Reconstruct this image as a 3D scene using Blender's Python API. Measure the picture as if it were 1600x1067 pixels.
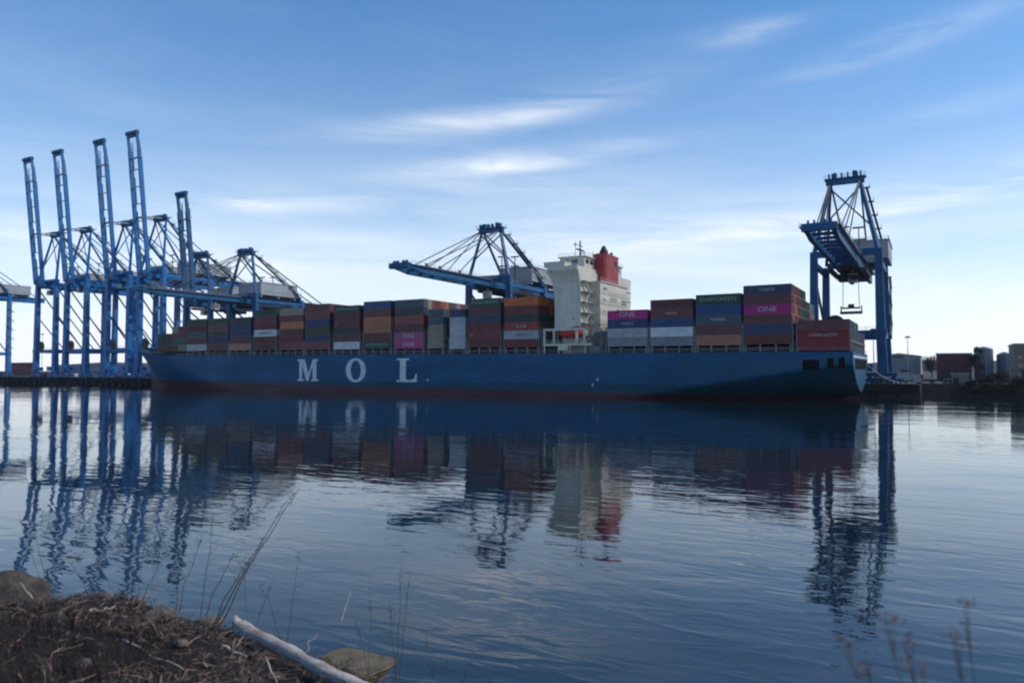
import bpy, math, random
from mathutils import Vector, Matrix, noise
R = math.radians
random.seed(7)
for _o in list(bpy.data.objects): bpy.data.objects.remove(_o)
scene = bpy.context.scene
C = scene.collection

# ------------------------------------------------------------------ camera, sky, sun, exposure
TH = R(29.5); CT, ST = math.cos(TH), math.sin(TH)
CAM_H = 8.0
FPX = 1170.0                                   # focal length in photo pixels (1600 wide)
PITCH = math.atan(44.5/FPX)
cam_d = bpy.data.cameras.new("camera"); cam = bpy.data.objects.new("camera", cam_d); C.objects.link(cam)
cam.location = (0, 0, CAM_H); cam.rotation_euler = (R(90)+PITCH, 0, TH)
cam_d.sensor_width = 36; cam_d.lens = 36*FPX/1600; cam_d.clip_start = 0.1; cam_d.clip_end = 30000
cam_d.dof.use_dof = True; cam_d.dof.focus_distance = 150; cam_d.dof.aperture_fstop = 1.3
scene.camera = cam

SUN_AZ = R(26)      # from +x (along the quay, astern) towards +y (inland)
SUN_EL = R(38)
world = bpy.data.worlds.new("World"); scene.world = world; world.use_nodes = True
wn = world.node_tree.nodes; wl = world.node_tree.links; wn.clear()
def wnode(t, **k):
    n = wn.new(t)
    for a, b in k.items(): setattr(n, a, b)
    return n
def _val(nt, x, sock):
    if isinstance(x, (int, float)): sock.default_value = x
    else: nt.links.new(x, sock)
def M(nt, op, a, b=None, c=None, clamp=False):
    n = nt.nodes.new('ShaderNodeMath'); n.operation = op; n.use_clamp = clamp
    _val(nt, a, n.inputs[0])
    if b is not None: _val(nt, b, n.inputs[1])
    if c is not None: _val(nt, c, n.inputs[2])
    return n.outputs[0]
wt = world.node_tree
sky = wnode('ShaderNodeTexSky', sky_type='NISHITA', sun_disc=False)
sky.sun_elevation = SUN_EL; sky.sun_rotation = R(90)-SUN_AZ
sky.altitude = 0; sky.air_density = 1.0; sky.dust_density = 0.35; sky.ozone_density = 3.0
tc = wnode('ShaderNodeTexCoord')
sep = wnode('ShaderNodeSeparateXYZ'); wl.new(tc.outputs['Generated'], sep.inputs[0])
DX, DY, DZ = sep.outputs
# compass angle measured from the inland heading 119.5 deg, and elevation (both world directions)
rx = M(wt,'ADD',M(wt,'MULTIPLY',DX,CT),M(wt,'MULTIPLY',DY,ST)); ry = M(wt,'ADD',M(wt,'MULTIPLY',DX,-ST),M(wt,'MULTIPLY',DY,CT))
AZ = M(wt,'ARCTAN2',rx,ry); EL = M(wt,'ARCSINE',DZ)
comb = wnode('ShaderNodeCombineXYZ'); wl.new(M(wt,'MULTIPLY',AZ,1.0),comb.inputs[0]); wl.new(EL,comb.inputs[1])
def wnoise(sx, sy, rot, det=6, rough=0.62, dist=0.0, off=0):
    mp = wnode('ShaderNodeMapping'); wl.new(comb.outputs[0], mp.inputs[0])
    mp.inputs['Rotation'].default_value = (0,0,R(rot)); mp.inputs['Scale'].default_value = (sx,sy,1); mp.inputs['Location'].default_value = (off,off*.7,off)
    n = wnode('ShaderNodeTexNoise'); wl.new(mp.outputs[0], n.inputs['Vector'])
    n.inputs['Scale'].default_value = 1; n.inputs['Detail'].default_value = det; n.inputs['Roughness'].default_value = rough; n.inputs['Distortion'].default_value = dist
    return n.outputs['Fac']
fib = wnoise(4.2, 30, -7, 7, 0.62, 0.7, 5.7)
fib2 = wnoise(2.2, 12, -5, 5, 0.6, 0.6, 8.3)
def px_dir(x, y):
    a = math.atan((x-800)/FPX); return a, math.atan((578-y)/FPX*math.cos(a))
total = None
#       cx   cy  halfw halfh tilt  gain
for (cx, cy, hw, hh, tl, g) in [(745,184,230,17,7,1.15),(900,140,220,30,10,.2),(420,318,115,13,4,1.0),(835,245,230,15,5,.85),(760,262,130,9,3,.6),(1178,42,75,15,3,.75),
                              (1420,56,170,18,10,.6),(700,300,340,34,3,.5),(1350,330,420,40,4,.55),(980,370,420,40,2,.6),(60,360,240,40,-4,.55),(420,395,360,30,2,.5),
                              (1500,168,150,14,4,.3),(1480,300,260,16,6,.45)]:
    a0, e0 = px_dir(cx, cy); sa = hw/FPX; se = hh/FPX; t = R(tl)
    da = M(wt,'SUBTRACT',AZ,a0); de = M(wt,'SUBTRACT',EL,e0)
    ua = M(wt,'ADD',M(wt,'MULTIPLY',da,math.cos(t)/sa),M(wt,'MULTIPLY',de,math.sin(t)/sa))
    ub = M(wt,'ADD',M(wt,'MULTIPLY',da,-math.sin(t)/se),M(wt,'MULTIPLY',de,math.cos(t)/se))
    d2 = M(wt,'ADD',M(wt,'MULTIPLY',ua,ua),M(wt,'MULTIPLY',ub,ub))
    gsn = M(wt,'MULTIPLY',M(wt,'EXPONENT',M(wt,'MULTIPLY',d2,-1.1)),g)
    total = gsn if total is None else M(wt,'ADD',total,gsn)
fibm = M(wt,'MULTIPLY',M(wt,'SUBTRACT',fib,0.33),2.6,clamp=True)
wisp = M(wt,'MULTIPLY',total,fibm)
veil = M(wt,'MULTIPLY',M(wt,'SUBTRACT',fib2,0.42),2.2,clamp=True)
low = M(wt,'EXPONENT',M(wt,'MULTIPLY',EL,-5.5))           # thin high veil thickens towards the horizon
veil = M(wt,'MULTIPLY',M(wt,'MULTIPLY',veil,low),0.55)
haze_l = M(wt,'MULTIPLY',M(wt,'EXPONENT',M(wt,'MULTIPLY',EL,-5.2)),0.90)
cov = M(wt,'ADD',M(wt,'ADD',M(wt,'MULTIPLY',wisp,0.48),veil),haze_l,clamp=True)
mix = wnode('ShaderNodeMix', data_type='RGBA'); wl.new(cov, mix.inputs['Factor'])
hsv = wnode('ShaderNodeHueSaturation'); hsv.inputs['Saturation'].default_value = 1.45; wl.new(sky.outputs[0], hsv.inputs['Color']); wl.new(hsv.outputs[0], mix.inputs['A']); mix.inputs['B'].default_value = (6.9, 7.1, 7.4, 1)
bg = wnode('ShaderNodeBackground'); wl.new(mix.outputs['Result'], bg.inputs['Color']); bg.inputs['Strength'].default_value = 0.145
wo = wnode('ShaderNodeOutputWorld'); wl.new(bg.outputs[0], wo.inputs['Surface'])

sun_d = bpy.data.lights.new("sun", 'SUN'); sun_d.energy = 2.2; sun_d.angle = R(0.5); sun_d.color = (1.0, 0.93, 0.82)
sun = bpy.data.objects.new("sun", sun_d); C.objects.link(sun)
sdir = Vector((math.cos(SUN_EL)*math.cos(SUN_AZ), math.cos(SUN_EL)*math.sin(SUN_AZ), math.sin(SUN_EL)))
sun.rotation_euler = sdir.to_track_quat('Z','Y').to_euler(); sun.location = sdir*400
vs = scene.view_settings; vs.view_transform = 'Standard'; vs.look = 'None'; vs.gamma = 1; vs.use_curve_mapping = False
vs.exposure = 0.14
scene.cycles.max_bounces = 6; scene.cycles.glossy_bounces = 4; scene.cycles.diffuse_bounces = 2; scene.cycles.transparent_max_bounces = 8
scene.cycles.pixel_filter_type = 'BLACKMAN_HARRIS'; scene.cycles.filter_width = 2.1
scene.cycles.use_adaptive_sampling = True; scene.cycles.adaptive_threshold = 0.02

def cw(X, Y, z):                                # a spot given by paces right / ahead of the photographer -> world
    return Vector((X*CT-Y*ST, X*ST+Y*CT, z))

# ------------------------------------------------------------------ materials
MATS = {}
def mat(name, col, rough=0.5, metal=0.0, var=0.0, vscale=0.3, streak=0.0, bump=0.0, bscale=8.0, spec=0.5, objvar=0.0, col2=None, stretch=(1,1,1), rust=0.0):
    m = bpy.data.materials.new(name); m.use_nodes = True; nt = m.node_tree
    b = nt.nodes['Principled BSDF']; b.inputs['Roughness'].default_value = rough; b.inputs['Metallic'].default_value = metal
    b.inputs['Specular IOR Level'].default_value = spec
    t = nt.nodes.new('ShaderNodeTexCoord')
    def nz(scale, st, det=5, co='Object'):
        mp = nt.nodes.new('ShaderNodeMapping'); mp.inputs['Scale'].default_value = st; nt.links.new(t.outputs[co], mp.inputs[0])
        n = nt.nodes.new('ShaderNodeTexNoise'); n.inputs['Scale'].default_value = scale; n.inputs['Detail'].default_value = det; n.inputs['Roughness'].default_value = .65
        nt.links.new(mp.outputs[0], n.inputs['Vector']); return n.outputs['Fac']
    out = None
    c2 = col2 or tuple(c*(1-var) for c in col)
    rmp = nt.nodes.new('ShaderNodeMix'); rmp.data_type = 'RGBA'
    rmp.inputs['A'].default_value = (*col,1); rmp.inputs['B'].default_value = (*c2,1)
    f = M(nt,'MULTIPLY',M(nt,'SUBTRACT',nz(vscale,stretch),.35),3.0,clamp=True)
    nt.links.new(f, rmp.inputs['Factor']); out = rmp.outputs['Result']
    if streak > 0:                                                  # vertical dirt runs
        s = M(nt,'MULTIPLY',M(nt,'SUBTRACT',nz(1.0,(1.1,1.1,.07),6),.5),streak*6,clamp=True)
        mx = nt.nodes.new('ShaderNodeMix'); mx.data_type='RGBA'; nt.links.new(M(nt,'MULTIPLY',s,.6), mx.inputs['Factor'])
        nt.links.new(out, mx.inputs['A']); mx.inputs['B'].default_value = (.045,.035,.03,1); out = mx.outputs['Result']
    if rust > 0:
        s = M(nt,'MULTIPLY',M(nt,'SUBTRACT',nz(.8,(1,1,.35),8),.6),rust*8,clamp=True)
        mx = nt.nodes.new('ShaderNodeMix'); mx.data_type='RGBA'; nt.links.new(s, mx.inputs['Factor'])
        nt.links.new(out, mx.inputs['A']); mx.inputs['B'].default_value = (.10,.035,.015,1); out = mx.outputs['Result']
    if objvar > 0:
        oi = nt.nodes.new('ShaderNodeObjectInfo'); hs = nt.nodes.new('ShaderNodeHueSaturation')
        nt.links.new(M(nt,'ADD',M(nt,'MULTIPLY',oi.outputs['Random'],objvar),1-objvar/2), hs.inputs['Value'])
        nt.links.new(M(nt,'ADD',M(nt,'MULTIPLY',M(nt,'FRACT',M(nt,'MULTIPLY',oi.outputs['Random'],17.3)),objvar*.8),1-objvar*.6), hs.inputs['Saturation'])
        nt.links.new(out, hs.inputs['Color']); out = hs.outputs[0]
    nt.links.new(out, b.inputs['Base Color'])
    nt.links.new(M(nt,'ADD',M(nt,'MULTIPLY',f,.15),rough-.05), b.inputs['Roughness'])
    if bump > 0:
        bp = nt.nodes.new('ShaderNodeBump'); bp.inputs['Strength'].default_value = bump; bp.inputs['Distance'].default_value = .1
        nt.links.new(nz(bscale,stretch,8), bp.inputs['Height']); nt.links.new(bp.outputs[0], b.inputs['Normal'])
    MATS[name] = m; return m
crane_blue = mat('crane_blue_paint', (.004,.15,.42), .45, spec=.3, var=.35, vscale=.25, streak=.25, rust=.12)
crane_old = mat('crane_weathered_paint', (.004,.10,.25), .5, spec=.3, var=.4, vscale=.25, streak=.3, rust=.2)
steel_grey = mat('galvanised_steel', (.30,.31,.32), .5, .3, var=.3, vscale=.7, streak=.15)
steel_dark = mat('dark_machinery', (.025,.028,.035), .6, var=.4, vscale=.6)
house_paint = mat('machinery_house_paint', (.30,.33,.36), .5, var=.2, vscale=.2, streak=.3)
cable_m = mat('wire_rope', (.05,.06,.075), .6, .2)
glass_m = mat('dark_glass', (.015,.02,.025), .08, 0, spec=.8)
hull_blue = mat('hull_blue_paint', (.002,.092,.215), .5, spec=.25, var=.35, vscale=.06, streak=.45, rust=.35, stretch=(1,1,3))
def _hull():
    nt = hull_blue.node_tree; b = nt.nodes['Principled BSDF']; src = b.inputs['Base Color'].links[0].from_socket
    t = nt.nodes.new('ShaderNodeTexCoord'); sp = nt.nodes.new('ShaderNodeSeparateXYZ'); nt.links.new(t.outputs['Object'], sp.inputs[0]); X_,Y_,Z_ = sp.outputs
    n = nt.nodes.new('ShaderNodeTexNoise'); n.inputs['Scale'].default_value = .35; n.inputs['Detail'].default_value = 7; nt.links.new(t.outputs['Object'], n.inputs['Vector'])
    def mixin(src, fac, col):
        mx = nt.nodes.new('ShaderNodeMix'); mx.data_type='RGBA'; nt.links.new(fac, mx.inputs['Factor']); nt.links.new(src, mx.inputs['A']); mx.inputs['B'].default_value = (*col,1); return mx.outputs['Result']
    seam = M(nt,'MAXIMUM', M(nt,'LESS_THAN',M(nt,'FRACT',M(nt,'MULTIPLY',X_,1/11.3)),.012), M(nt,'LESS_THAN',M(nt,'FRACT',M(nt,'MULTIPLY',Z_,1/2.7)),.03))
    src = mixin(src, M(nt,'MULTIPLY',seam,.45), (.002,.03,.06))
    patch = M(nt,'MULTIPLY',M(nt,'MULTIPLY',M(nt,'GREATER_THAN',X_,-62.5),M(nt,'LESS_THAN',Z_,10.6)),.40)      # repainted plating aft
    src = mixin(src, patch, (.010,.070,.11))
    edge = M(nt,'ADD',Z_,M(nt,'MULTIPLY',n.outputs['Fac'],-3.2))                                             # weed and wear band over the boot-top
    src = mixin(src, M(nt,'MULTIPLY',M(nt,'LESS_THAN',edge,2.4),.55), (.003,.040,.045))
    rub = M(nt,'MULTIPLY',M(nt,'LESS_THAN',M(nt,'ABSOLUTE',M(nt,'SUBTRACT',Z_,8.2)),.9),M(nt,'GREATER_THAN',n.outputs['Fac'],.56))
    src = mixin(src, M(nt,'MULTIPLY',rub,.35), (.03,.05,.07))
    nt.links.new(src, b.inputs['Base Color'])
_hull()
hull_red = mat('boot_topping_paint', (.075,.017,.028), .6, var=.4, vscale=.12, streak=.3, stretch=(.6,1,3))
ship_white = mat('ship_superstructure_paint', (.60,.57,.48), .5, var=.16, vscale=.15, streak=.38, rust=.22)
letter_white = mat('hull_letter_paint', (.62,.66,.68), .5, var=.15, vscale=.4, streak=.3)
funnel_red = mat('funnel_paint', (.36,.025,.025), .45, var=.25, vscale=.3, streak=.35)
lifeboat_m = mat('lifeboat_shell', (.55,.05,.02), .35, var=.1)
deck_m = mat('ship_deck_paint', (.05,.055,.05), .8, var=.4, vscale=.3)
lash_m = mat('lashing_bridge_paint', (.19,.20,.20), .6, var=.45, vscale=.8, streak=.4, rust=.35)
concrete = mat('quay_concrete', (.035,.033,.032), .95, spec=.1, var=.4, vscale=.15, streak=.3, bump=.3, bscale=2)
asphalt = mat('yard_asphalt', (.06,.06,.062), .95, var=.3, vscale=.05, bump=.3, bscale=2)
void_m = mat('dark_recess', (.004,.005,.007), .9, spec=.1)  # near-black colour standing in for the shade inside the hull openings
rubber = mat('fender_rubber', (.02,.02,.02), .8, var=.3)
COL = {
 'maroon':(.135,.022,.030),'dark red':(.20,.016,.024),'rust brown':(.155,.036,.028),'brick red':(.27,.04,.03),'orange':(.50,.12,.03),
 'faded orange':(.40,.15,.075),'navy blue':(.012,.035,.12),'blue':(.015,.065,.20),'dark green':(.010,.055,.040),'teal':(.02,.09,.085),
 'grey':(.22,.25,.27),'pale grey':(.42,.45,.47),'white':(.62,.66,.68),'magenta':(.46,.02,.20),'slate blue':(.055,.10,.14),'tan':(.30,.24,.16),'charcoal':(.035,.04,.045),'olive':(.07,.065,.035)}
CM = {k: mat('container_'+k.replace(' ','_'), v, .5, var=.28, vscale=.35, streak=.35, rust=.16, objvar=.35) for k, v in COL.items()}
text_white = mat('sign_white', (.45,.47,.48), .6); text_green = mat('sign_pale_green', (.20,.36,.28), .6)

# ------------------------------------------------------------------ mesh helpers
class MB:
    def __init__(s): s.v = []; s.f = []; s.mi = []; s.cur = 0
    def face(s, pts):
        n = len(s.v); s.v += [tuple(p) for p in pts]; s.f.append(tuple(range(n, n+len(pts)))); s.mi.append(s.cur)
    def box(s, x0, x1, y0, y1, z0, z1):
        n = len(s.v)
        s.v += [(x0,y0,z0),(x1,y0,z0),(x1,y1,z0),(x0,y1,z0),(x0,y0,z1),(x1,y0,z1),(x1,y1,z1),(x0,y1,z1)]
        for q in ((0,3,2,1),(4,5,6,7),(0,1,5,4),(1,2,6,5),(2,3,7,6),(3,0,4,7)): s.f.append(tuple(n+i for i in q)); s.mi.append(s.cur)
        return s
    def beam(s, p0, p1, w, h=None, w1=None, h1=None, up=(0,0,1)):
        h = w if h is None else h; w1 = w if w1 is None else w1; h1 = h if h1 is None else h1
        p0 = Vector(p0); p1 = Vector(p1); d = (p1-p0).normalized(); u = Vector(up)
        if abs(d.dot(u)) > .98: u = Vector((0,1,0))
        a = d.cross(u).normalized(); b = a.cross(d).normalized(); n = len(s.v)
        for p, ww, hh in ((p0,w,h),(p1,w1,h1)):
            for sa, sb in ((-1,-1),(1,-1),(1,1),(-1,1)): s.v.append(tuple(p+a*sa*ww/2+b*sb*hh/2))
        for q in ((0,1,2,3),(7,6,5,4),(0,4,5,1),(1,5,6,2),(2,6,7,3),(3,7,4,0)): s.f.append(tuple(n+i for i in q)); s.mi.append(s.cur)
        return s
    def tube(s, pts, rad, k=6, cap=True):
        pts = [Vector(p) for p in pts]; rs = rad if isinstance(rad, (list,tuple)) else [rad]*len(pts); n = len(s.v)
        prev = None
        for i, p in enumerate(pts):
            d = (pts[min(i+1,len(pts)-1)]-pts[max(i-1,0)]).normalized()
            if prev is None:
                u = Vector((0,0,1)) if abs(d.z) < .9 else Vector((1,0,0)); a = d.cross(u).normalized()
            else: a = (prev - d*prev.dot(d)).normalized()
            prev = a; b = d.cross(a)
            for j in range(k):
                t = 2*math.pi*j/k; s.v.append(tuple(p+(a*math.cos(t)+b*math.sin(t))*rs[i]))
        for i in range(len(pts)-1):
            for j in range(k):
                s.f.append((n+i*k+j, n+i*k+(j+1)%k, n+(i+1)*k+(j+1)%k, n+(i+1)*k+j)); s.mi.append(s.cur)
        if cap:
            s.f.append(tuple(n+j for j in reversed(range(k)))); s.mi.append(s.cur)
            m = n+(len(pts)-1)*k; s.f.append(tuple(m+j for j in range(k))); s.mi.append(s.cur)
        return s
    def cyl(s, c, r, h, k=20, axis='z', r1=None):
        c = Vector(c); d = {'x':Vector((1,0,0)),'y':Vector((0,1,0)),'z':Vector((0,0,1))}[axis]
        return s.tube([c, c+d*h], [r, r if r1 is None else r1], k)
    def prism(s, prof, axis, a0, a1):            # closed 2-D outline pushed along an axis
        def P(p, a): return {'x':(a,p[0],p[1]),'y':(p[0],a,p[1]),'z':(p[0],p[1],a)}[axis]
        n = len(s.v); k = len(prof); s.v += [P(p,a0) for p in prof]+[P(p,a1) for p in prof]
        s.f.append(tuple(range(n,n+k))); s.mi.append(s.cur); s.f.append(tuple(reversed(range(n+k,n+2*k)))); s.mi.append(s.cur)
        for i in range(k): s.f.append((n+i, n+k+i, n+k+(i+1)%k, n+(i+1)%k)); s.mi.append(s.cur)
        return s
    def rail(s, p0, p1, h=1.1, step=2.5, t=.07):
        p0=Vector(p0); p1=Vector(p1); L=(p1-p0).length; n=max(1,int(L/step))
        for i in range(n+1):
            q=p0.lerp(p1,i/n); s.beam(q,q+Vector((0,0,h)),t)
        for k in (.5,1): s.beam(p0+Vector((0,0,h*k)),p1+Vector((0,0,h*k)),t)
        return s
    def mesh(s, name, mats):
        me = bpy.data.meshes.new(name); me.from_pydata(s.v, [], s.f); me.update()
        for m in (mats if isinstance(mats,(list,tuple)) else [mats]): me.materials.append(m)
        if any(s.mi): me.polygons.foreach_set('material_index', s.mi)
        import bmesh
        bm = bmesh.new(); bm.from_mesh(me); bmesh.ops.recalc_face_normals(bm, faces=bm.faces); bm.to_mesh(me); bm.free()
        return me
    def build(s, name, mats, parent=None, loc=(0,0,0), smooth=False):
        me = s.mesh(name, mats); o = bpy.data.objects.new(name, me); C.objects.link(o); o.location = loc
        if smooth: me.polygons.foreach_set('use_smooth', [True]*len(me.polygons))
        if parent: o.parent = parent
        return o
def empty(name, loc=(0,0,0), rz=0):
    o = bpy.data.objects.new(name, None); C.objects.link(o); o.location = loc; o.rotation_euler = (0,0,rz); o.empty_display_size = 1; return o
def tag(o, label, cat, group=None):
    o['label'] = label; o['category'] = cat
    if group: o['group'] = group
    return o
def kind(o, k): o['kind'] = k; return o
def copy_tree(o, parent=None):
    c = o.copy(); C.objects.link(c)
    if parent: c.parent = parent
    for ch in [x for x in ALL(o)]: copy_tree(ch, c)
    return c
def ALL(o): return list(o.children)

# ------------------------------------------------------------------ water, land, quay
WAVE = 0.27
def water_material():
    m = bpy.data.materials.new('harbour_water'); m.use_nodes = True; nt = m.node_tree; b = nt.nodes['Principled BSDF']
    b.inputs['Base Color'].default_value = (.007,.017,.024,1); b.inputs['Roughness'].default_value = .015; b.inputs['IOR'].default_value = 1.5
    t = nt.nodes.new('ShaderNodeTexCoord')
    def nz(sx, sy, det, rough, rot=29.5, dist=0, off=0):
        mp = nt.nodes.new('ShaderNodeMapping'); mp.vector_type='POINT'; nt.links.new(t.outputs['Object'], mp.inputs[0])
        mp.inputs['Rotation'].default_value = (0,0,-R(rot)); mp.inputs['Scale'].default_value = (sx,sy,1); mp.inputs['Location'].default_value=(off,off,0)
        n = nt.nodes.new('ShaderNodeTexNoise'); nt.links.new(mp.outputs[0], n.inputs['Vector']); n.inputs['Scale'].default_value = 1
        n.inputs['Detail'].default_value = det; n.inputs['Roughness'].default_value = rough; n.inputs['Distortion'].default_value = dist
        return n.outputs['Fac']
    patch = M(nt,'MULTIPLY',M(nt,'SUBTRACT',nz(.02,.035,3,.5,off=5),.36),3.2,clamp=True)       # ruffled and slick patches
    patch = M(nt,'ADD',M(nt,'MULTIPLY',patch,.75),.25)
    big = M(nt,'MULTIPLY',nz(.055,.13,2,.45,dist=.3),.36)
    mid = M(nt,'MULTIPLY',nz(.38,1.05,2.5,.45,rot=27,off=2,dist=.5),.112)
    fine = M(nt,'MULTIPLY',nz(1.8,4.2,2,.45,rot=34,off=9),.0085)
    h = M(nt,'MULTIPLY',M(nt,'ADD',M(nt,'ADD',big,mid),fine),patch)
    bp = nt.nodes.new('ShaderNodeBump'); bp.inputs['Strength'].default_value = 1; bp.inputs['Distance'].default_value = WAVE
    nt.links.new(h, bp.inputs['Height']); nt.links.new(bp.outputs[0], b.inputs['Normal'])
    return m
wm = MB(); wm.face([(-3200,-300,0),(1800,-300,0),(1800,3300,0),(-3200,3300,0)])
kind(wm.build('water', water_material()), 'structure')
QZ = 3.5; QV = 251.5
g = MB(); g.box(-3190, -4, QV+1.2, 3290, -2, QZ-.004); g.box(-4, 1790, 268, 3290, -2, QZ-.008)
kind(g.build('ground', asphalt), 'structure')
q = MB(); q.box(-900, -4.5, QV, QV+10, 1.0, QZ+.02)
q.box(-900, -4.5, QV+.4, QV+.8, QZ+.02, QZ+.30)
for i in range(0, 149): q.box(-898+i*6, -897.2+i*6, QV+.3, QV+1.1, -3, 1.0)
kind(q.build('quay', concrete), 'structure')
fm = MB(); fm.box(-.9,.9,-.55,-.02,-3.0,-.2); fm.box(-.6,.6,-.9,-.55,-2.7,-.5); fm.box(-.12,.12,-.99,-.9,-2.6,-.6)
fmesh = fm.mesh('quay_fender', rubber)
for i in range(22):
    o = bpy.data.objects.new('quay_fender', fmesh); C.objects.link(o); o.location = (-575+i*12.0, QV, QZ)
    tag(o, 'black rubber fender on the dark quay face below the raised cranes', 'fender', 'rubber fenders along the quay')

# ------------------------------------------------------------------ gantry cranes
WS, LSY = 0.0, 30.0
def crane(name, loc, tall, up, paint, label, hoist=None, trolley_y=-8, reach=61, xtra=0, hy_=21, hx1=8.5):
    root = empty(name, loc); tag(root, label, 'gantry crane', 'ship to shore cranes along the quay')
    ZG = 54.0 if tall else 37.0                     # underside of girder
    GD = 3.4 if tall else 3.5; LW = 1.3 if tall else 1.12
    AX = 86.5 if tall else 63.0+xtra; AY = 5.0 if tall else 2.0
    HW = 10.0 if tall else 9.5
    ZP = 15.8
    gx = 3.9 if tall else 3.1
    for sx in (-1, 1):
        for y in (WS, LSY):
            t = ZG+GD+(1.5 if y == WS else 0); lean = 0.4*sx
            m = MB(); m.beam((sx*HW+lean, y, 3.0), (sx*HW, y, ZP), 2.5*LW, 2.1*LW, 2.3*LW, 1.9*LW); m.beam((sx*HW, y, ZP), (sx*(HW-.2), y, t), 2.3*LW, 1.9*LW, 1.9*LW, 1.7*LW)
            m.box(sx*HW-1.7, sx*HW+1.7, y-1.45, y+1.45, ZP-.8, ZP+.9)
            m.build('leg', paint, root)
            m = MB()                                 # bogies on the rail
            for k in (-3.3, 3.3):
                m.box(sx*HW+k-2.7, sx*HW+k+2.7, y-.55, y+.55, .9, 1.9); m.box(sx*HW+k-.6, sx*HW+k+.6, y-.45, y+.45, 1.9, 2.7)
                for w in (-1.9,-.7,.7,1.9): m.cyl((sx*HW+k+w, y-.3, .42), .42, .6, 10, 'y')
            m.box(sx*HW-4.2, sx*HW+4.2, y-.6, y+.6, 2.6, 3.6)
            m.build('bogie', paint, root)
        m = MB(); m.beam((sx*HW, 1, ZP), (sx*HW, LSY-1, ZP), 1.5, 2.0); m.build('portal_beam', paint, root)
        m = MB(); m.beam((sx*(HW-.15), .8, ZG+1.2), (sx*(HW-.15), LSY-.8, ZG+1.2), 1.3, 1.6); m.build('upper_tie', paint, root)
        m = MB(); m.tube([(sx*HW, 1.0, ZG-1), (sx*HW, LSY-1, ZP+1.2)], .42, 8)
        if tall: m.tube([(sx*HW, 1.0, (ZG+ZP)/2+1), (sx*HW, LSY-13, ZP+1)], .34, 8)
        m.build('diagonal_brace', paint, root)
    for y in (WS, LSY):
        m = MB(); m.beam((-HW+1.1, y, ZP), (HW-1.1, y, ZP), 1.5, 1.9); m.rail((-HW+1.3,y-.7,ZP+.95),(HW-1.3,y-.7,ZP+.95)); m.build('portal_beam', paint, root)
        m = MB(); m.beam((-HW+.8, y, ZG+GD+.6), (HW-.8, y, ZG+GD+.6), 1.5, 2.0); m.build('cross_girder', paint, root)
        m = MB(); m.beam((-HW+3.6, y, 3.1), (HW-3.6, y, 3.1), 1.0, 1.0); m.build('sill_beam', paint, root)
    # fixed girder: twin box beams with ties and a walkway
    m = MB()
    for sx in (-1, 1):
        m.box(sx*gx-.6, sx*gx+.6, -4, 57, ZG, ZG+GD)
        m.box(sx*(gx+.62) if sx>0 else sx*(gx+1.7), sx*(gx+1.7) if sx>0 else sx*(gx+.62), -4, 57, ZG+GD-.35, ZG+GD-.2)
    for y in (-3.5, 12, 24, 40, 56.4): m.box(-gx+.6, gx-.6, y-.4, y+.4, ZG+.8, ZG+GD-.3)
    m.build('girder', paint, root)
    m = MB()
    for sx in (-1,1): m.rail((sx*(gx+1.65),-4,ZG+GD-.2),(sx*(gx+1.65),57,ZG+GD-.2))
    m.build('walkway_rail', steel_grey, root)
    # A-frame above the waterside legs
    zt = ZG+GD+1.4
    for sx in (-1, 1):
        ax = sx*4.3
        m = MB(); m.beam((sx*(HW-.4), 0, zt), (ax, AY, AX), 1.3, 1.2, .9, .9); m.beam((sx*(HW-.4), LSY, zt-.6), (ax, AY+1.2, AX-.5), .95, .9, .7, .7)
        m.build('a_frame_leg', paint, root)
        m = MB(); m.tube([(ax, AY+.8, AX), (sx*gx, 52, ZG+GD)], .30, 6)
        if tall: m.tube([(ax, AY+.8, AX-.6), (sx*gx, 34, ZG+GD)], .26, 6)
        m.build('backstay', cable_m if not tall else paint, root)
    m = MB(); m.tube([(-4.3,AY,AX-2),(HW-1.4,1,ZG+GD+8)],.28,6); m.tube([(4.3,AY,AX-2),(-HW+1.4,1,ZG+GD+8)],.28,6); m.build('x_brace', paint, root)
    m = MB()                                        # apex head with sheaves and platforms
    m.beam((-5.6,AY,AX),(5.6,AY,AX),1.5,1.6); m.box(-6,6,AY-1.8,AY+2.2,AX+.8,AX+1.0)
    for x in (-4.6,-3.6,-.9,.9,3.6,4.6):
        m.cyl((x-.2, AY-.6, AX+1.8), 1.0, .4, 14, 'x')
    m.rail((-6,AY-1.8,AX+1.0),(6,AY-1.8,AX+1.0)); m.rail((-6,AY+2.2,AX+1.0),(6,AY+2.2,AX+1.0))
    m.box(-3.4,-2.4,AY-.8,AY+1.2,AX+1.0,AX+2.9); m.box(2.2,3.3,AY-.6,AY+1,AX+1.0,AX+3.1)
    m.build('apex_head', crane_old, root)
    m = MB()                                        # stair tower platforms up one A-frame leg
    for k in range(6):
        t = (k+.5)/6; p = Vector((HW-.4,LSY,zt)).lerp(Vector((4.3,AY+1.2,AX)), t)
        m.box(p.x+.2,p.x+2.2,p.y-.8,p.y+1,p.z-.1,p.z+.05); m.rail((p.x+2.1,p.y-.8,p.z),(p.x+2.1,p.y+1,p.z),1.1,1)
        if k<5:
            q2 = Vector((HW-.4,LSY,zt)).lerp(Vector((4.3,AY+1.2,AX)), (k+1.5)/6); m.beam((p.x+1.2,p.y,p.z),(q2.x+1.2,q2.y,q2.z),.7,.15)
    m.build('stair', steel_dark, root)
    m = MB(); zz = ZP+1                              # stair up the landside leg
    k = 0
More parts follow.
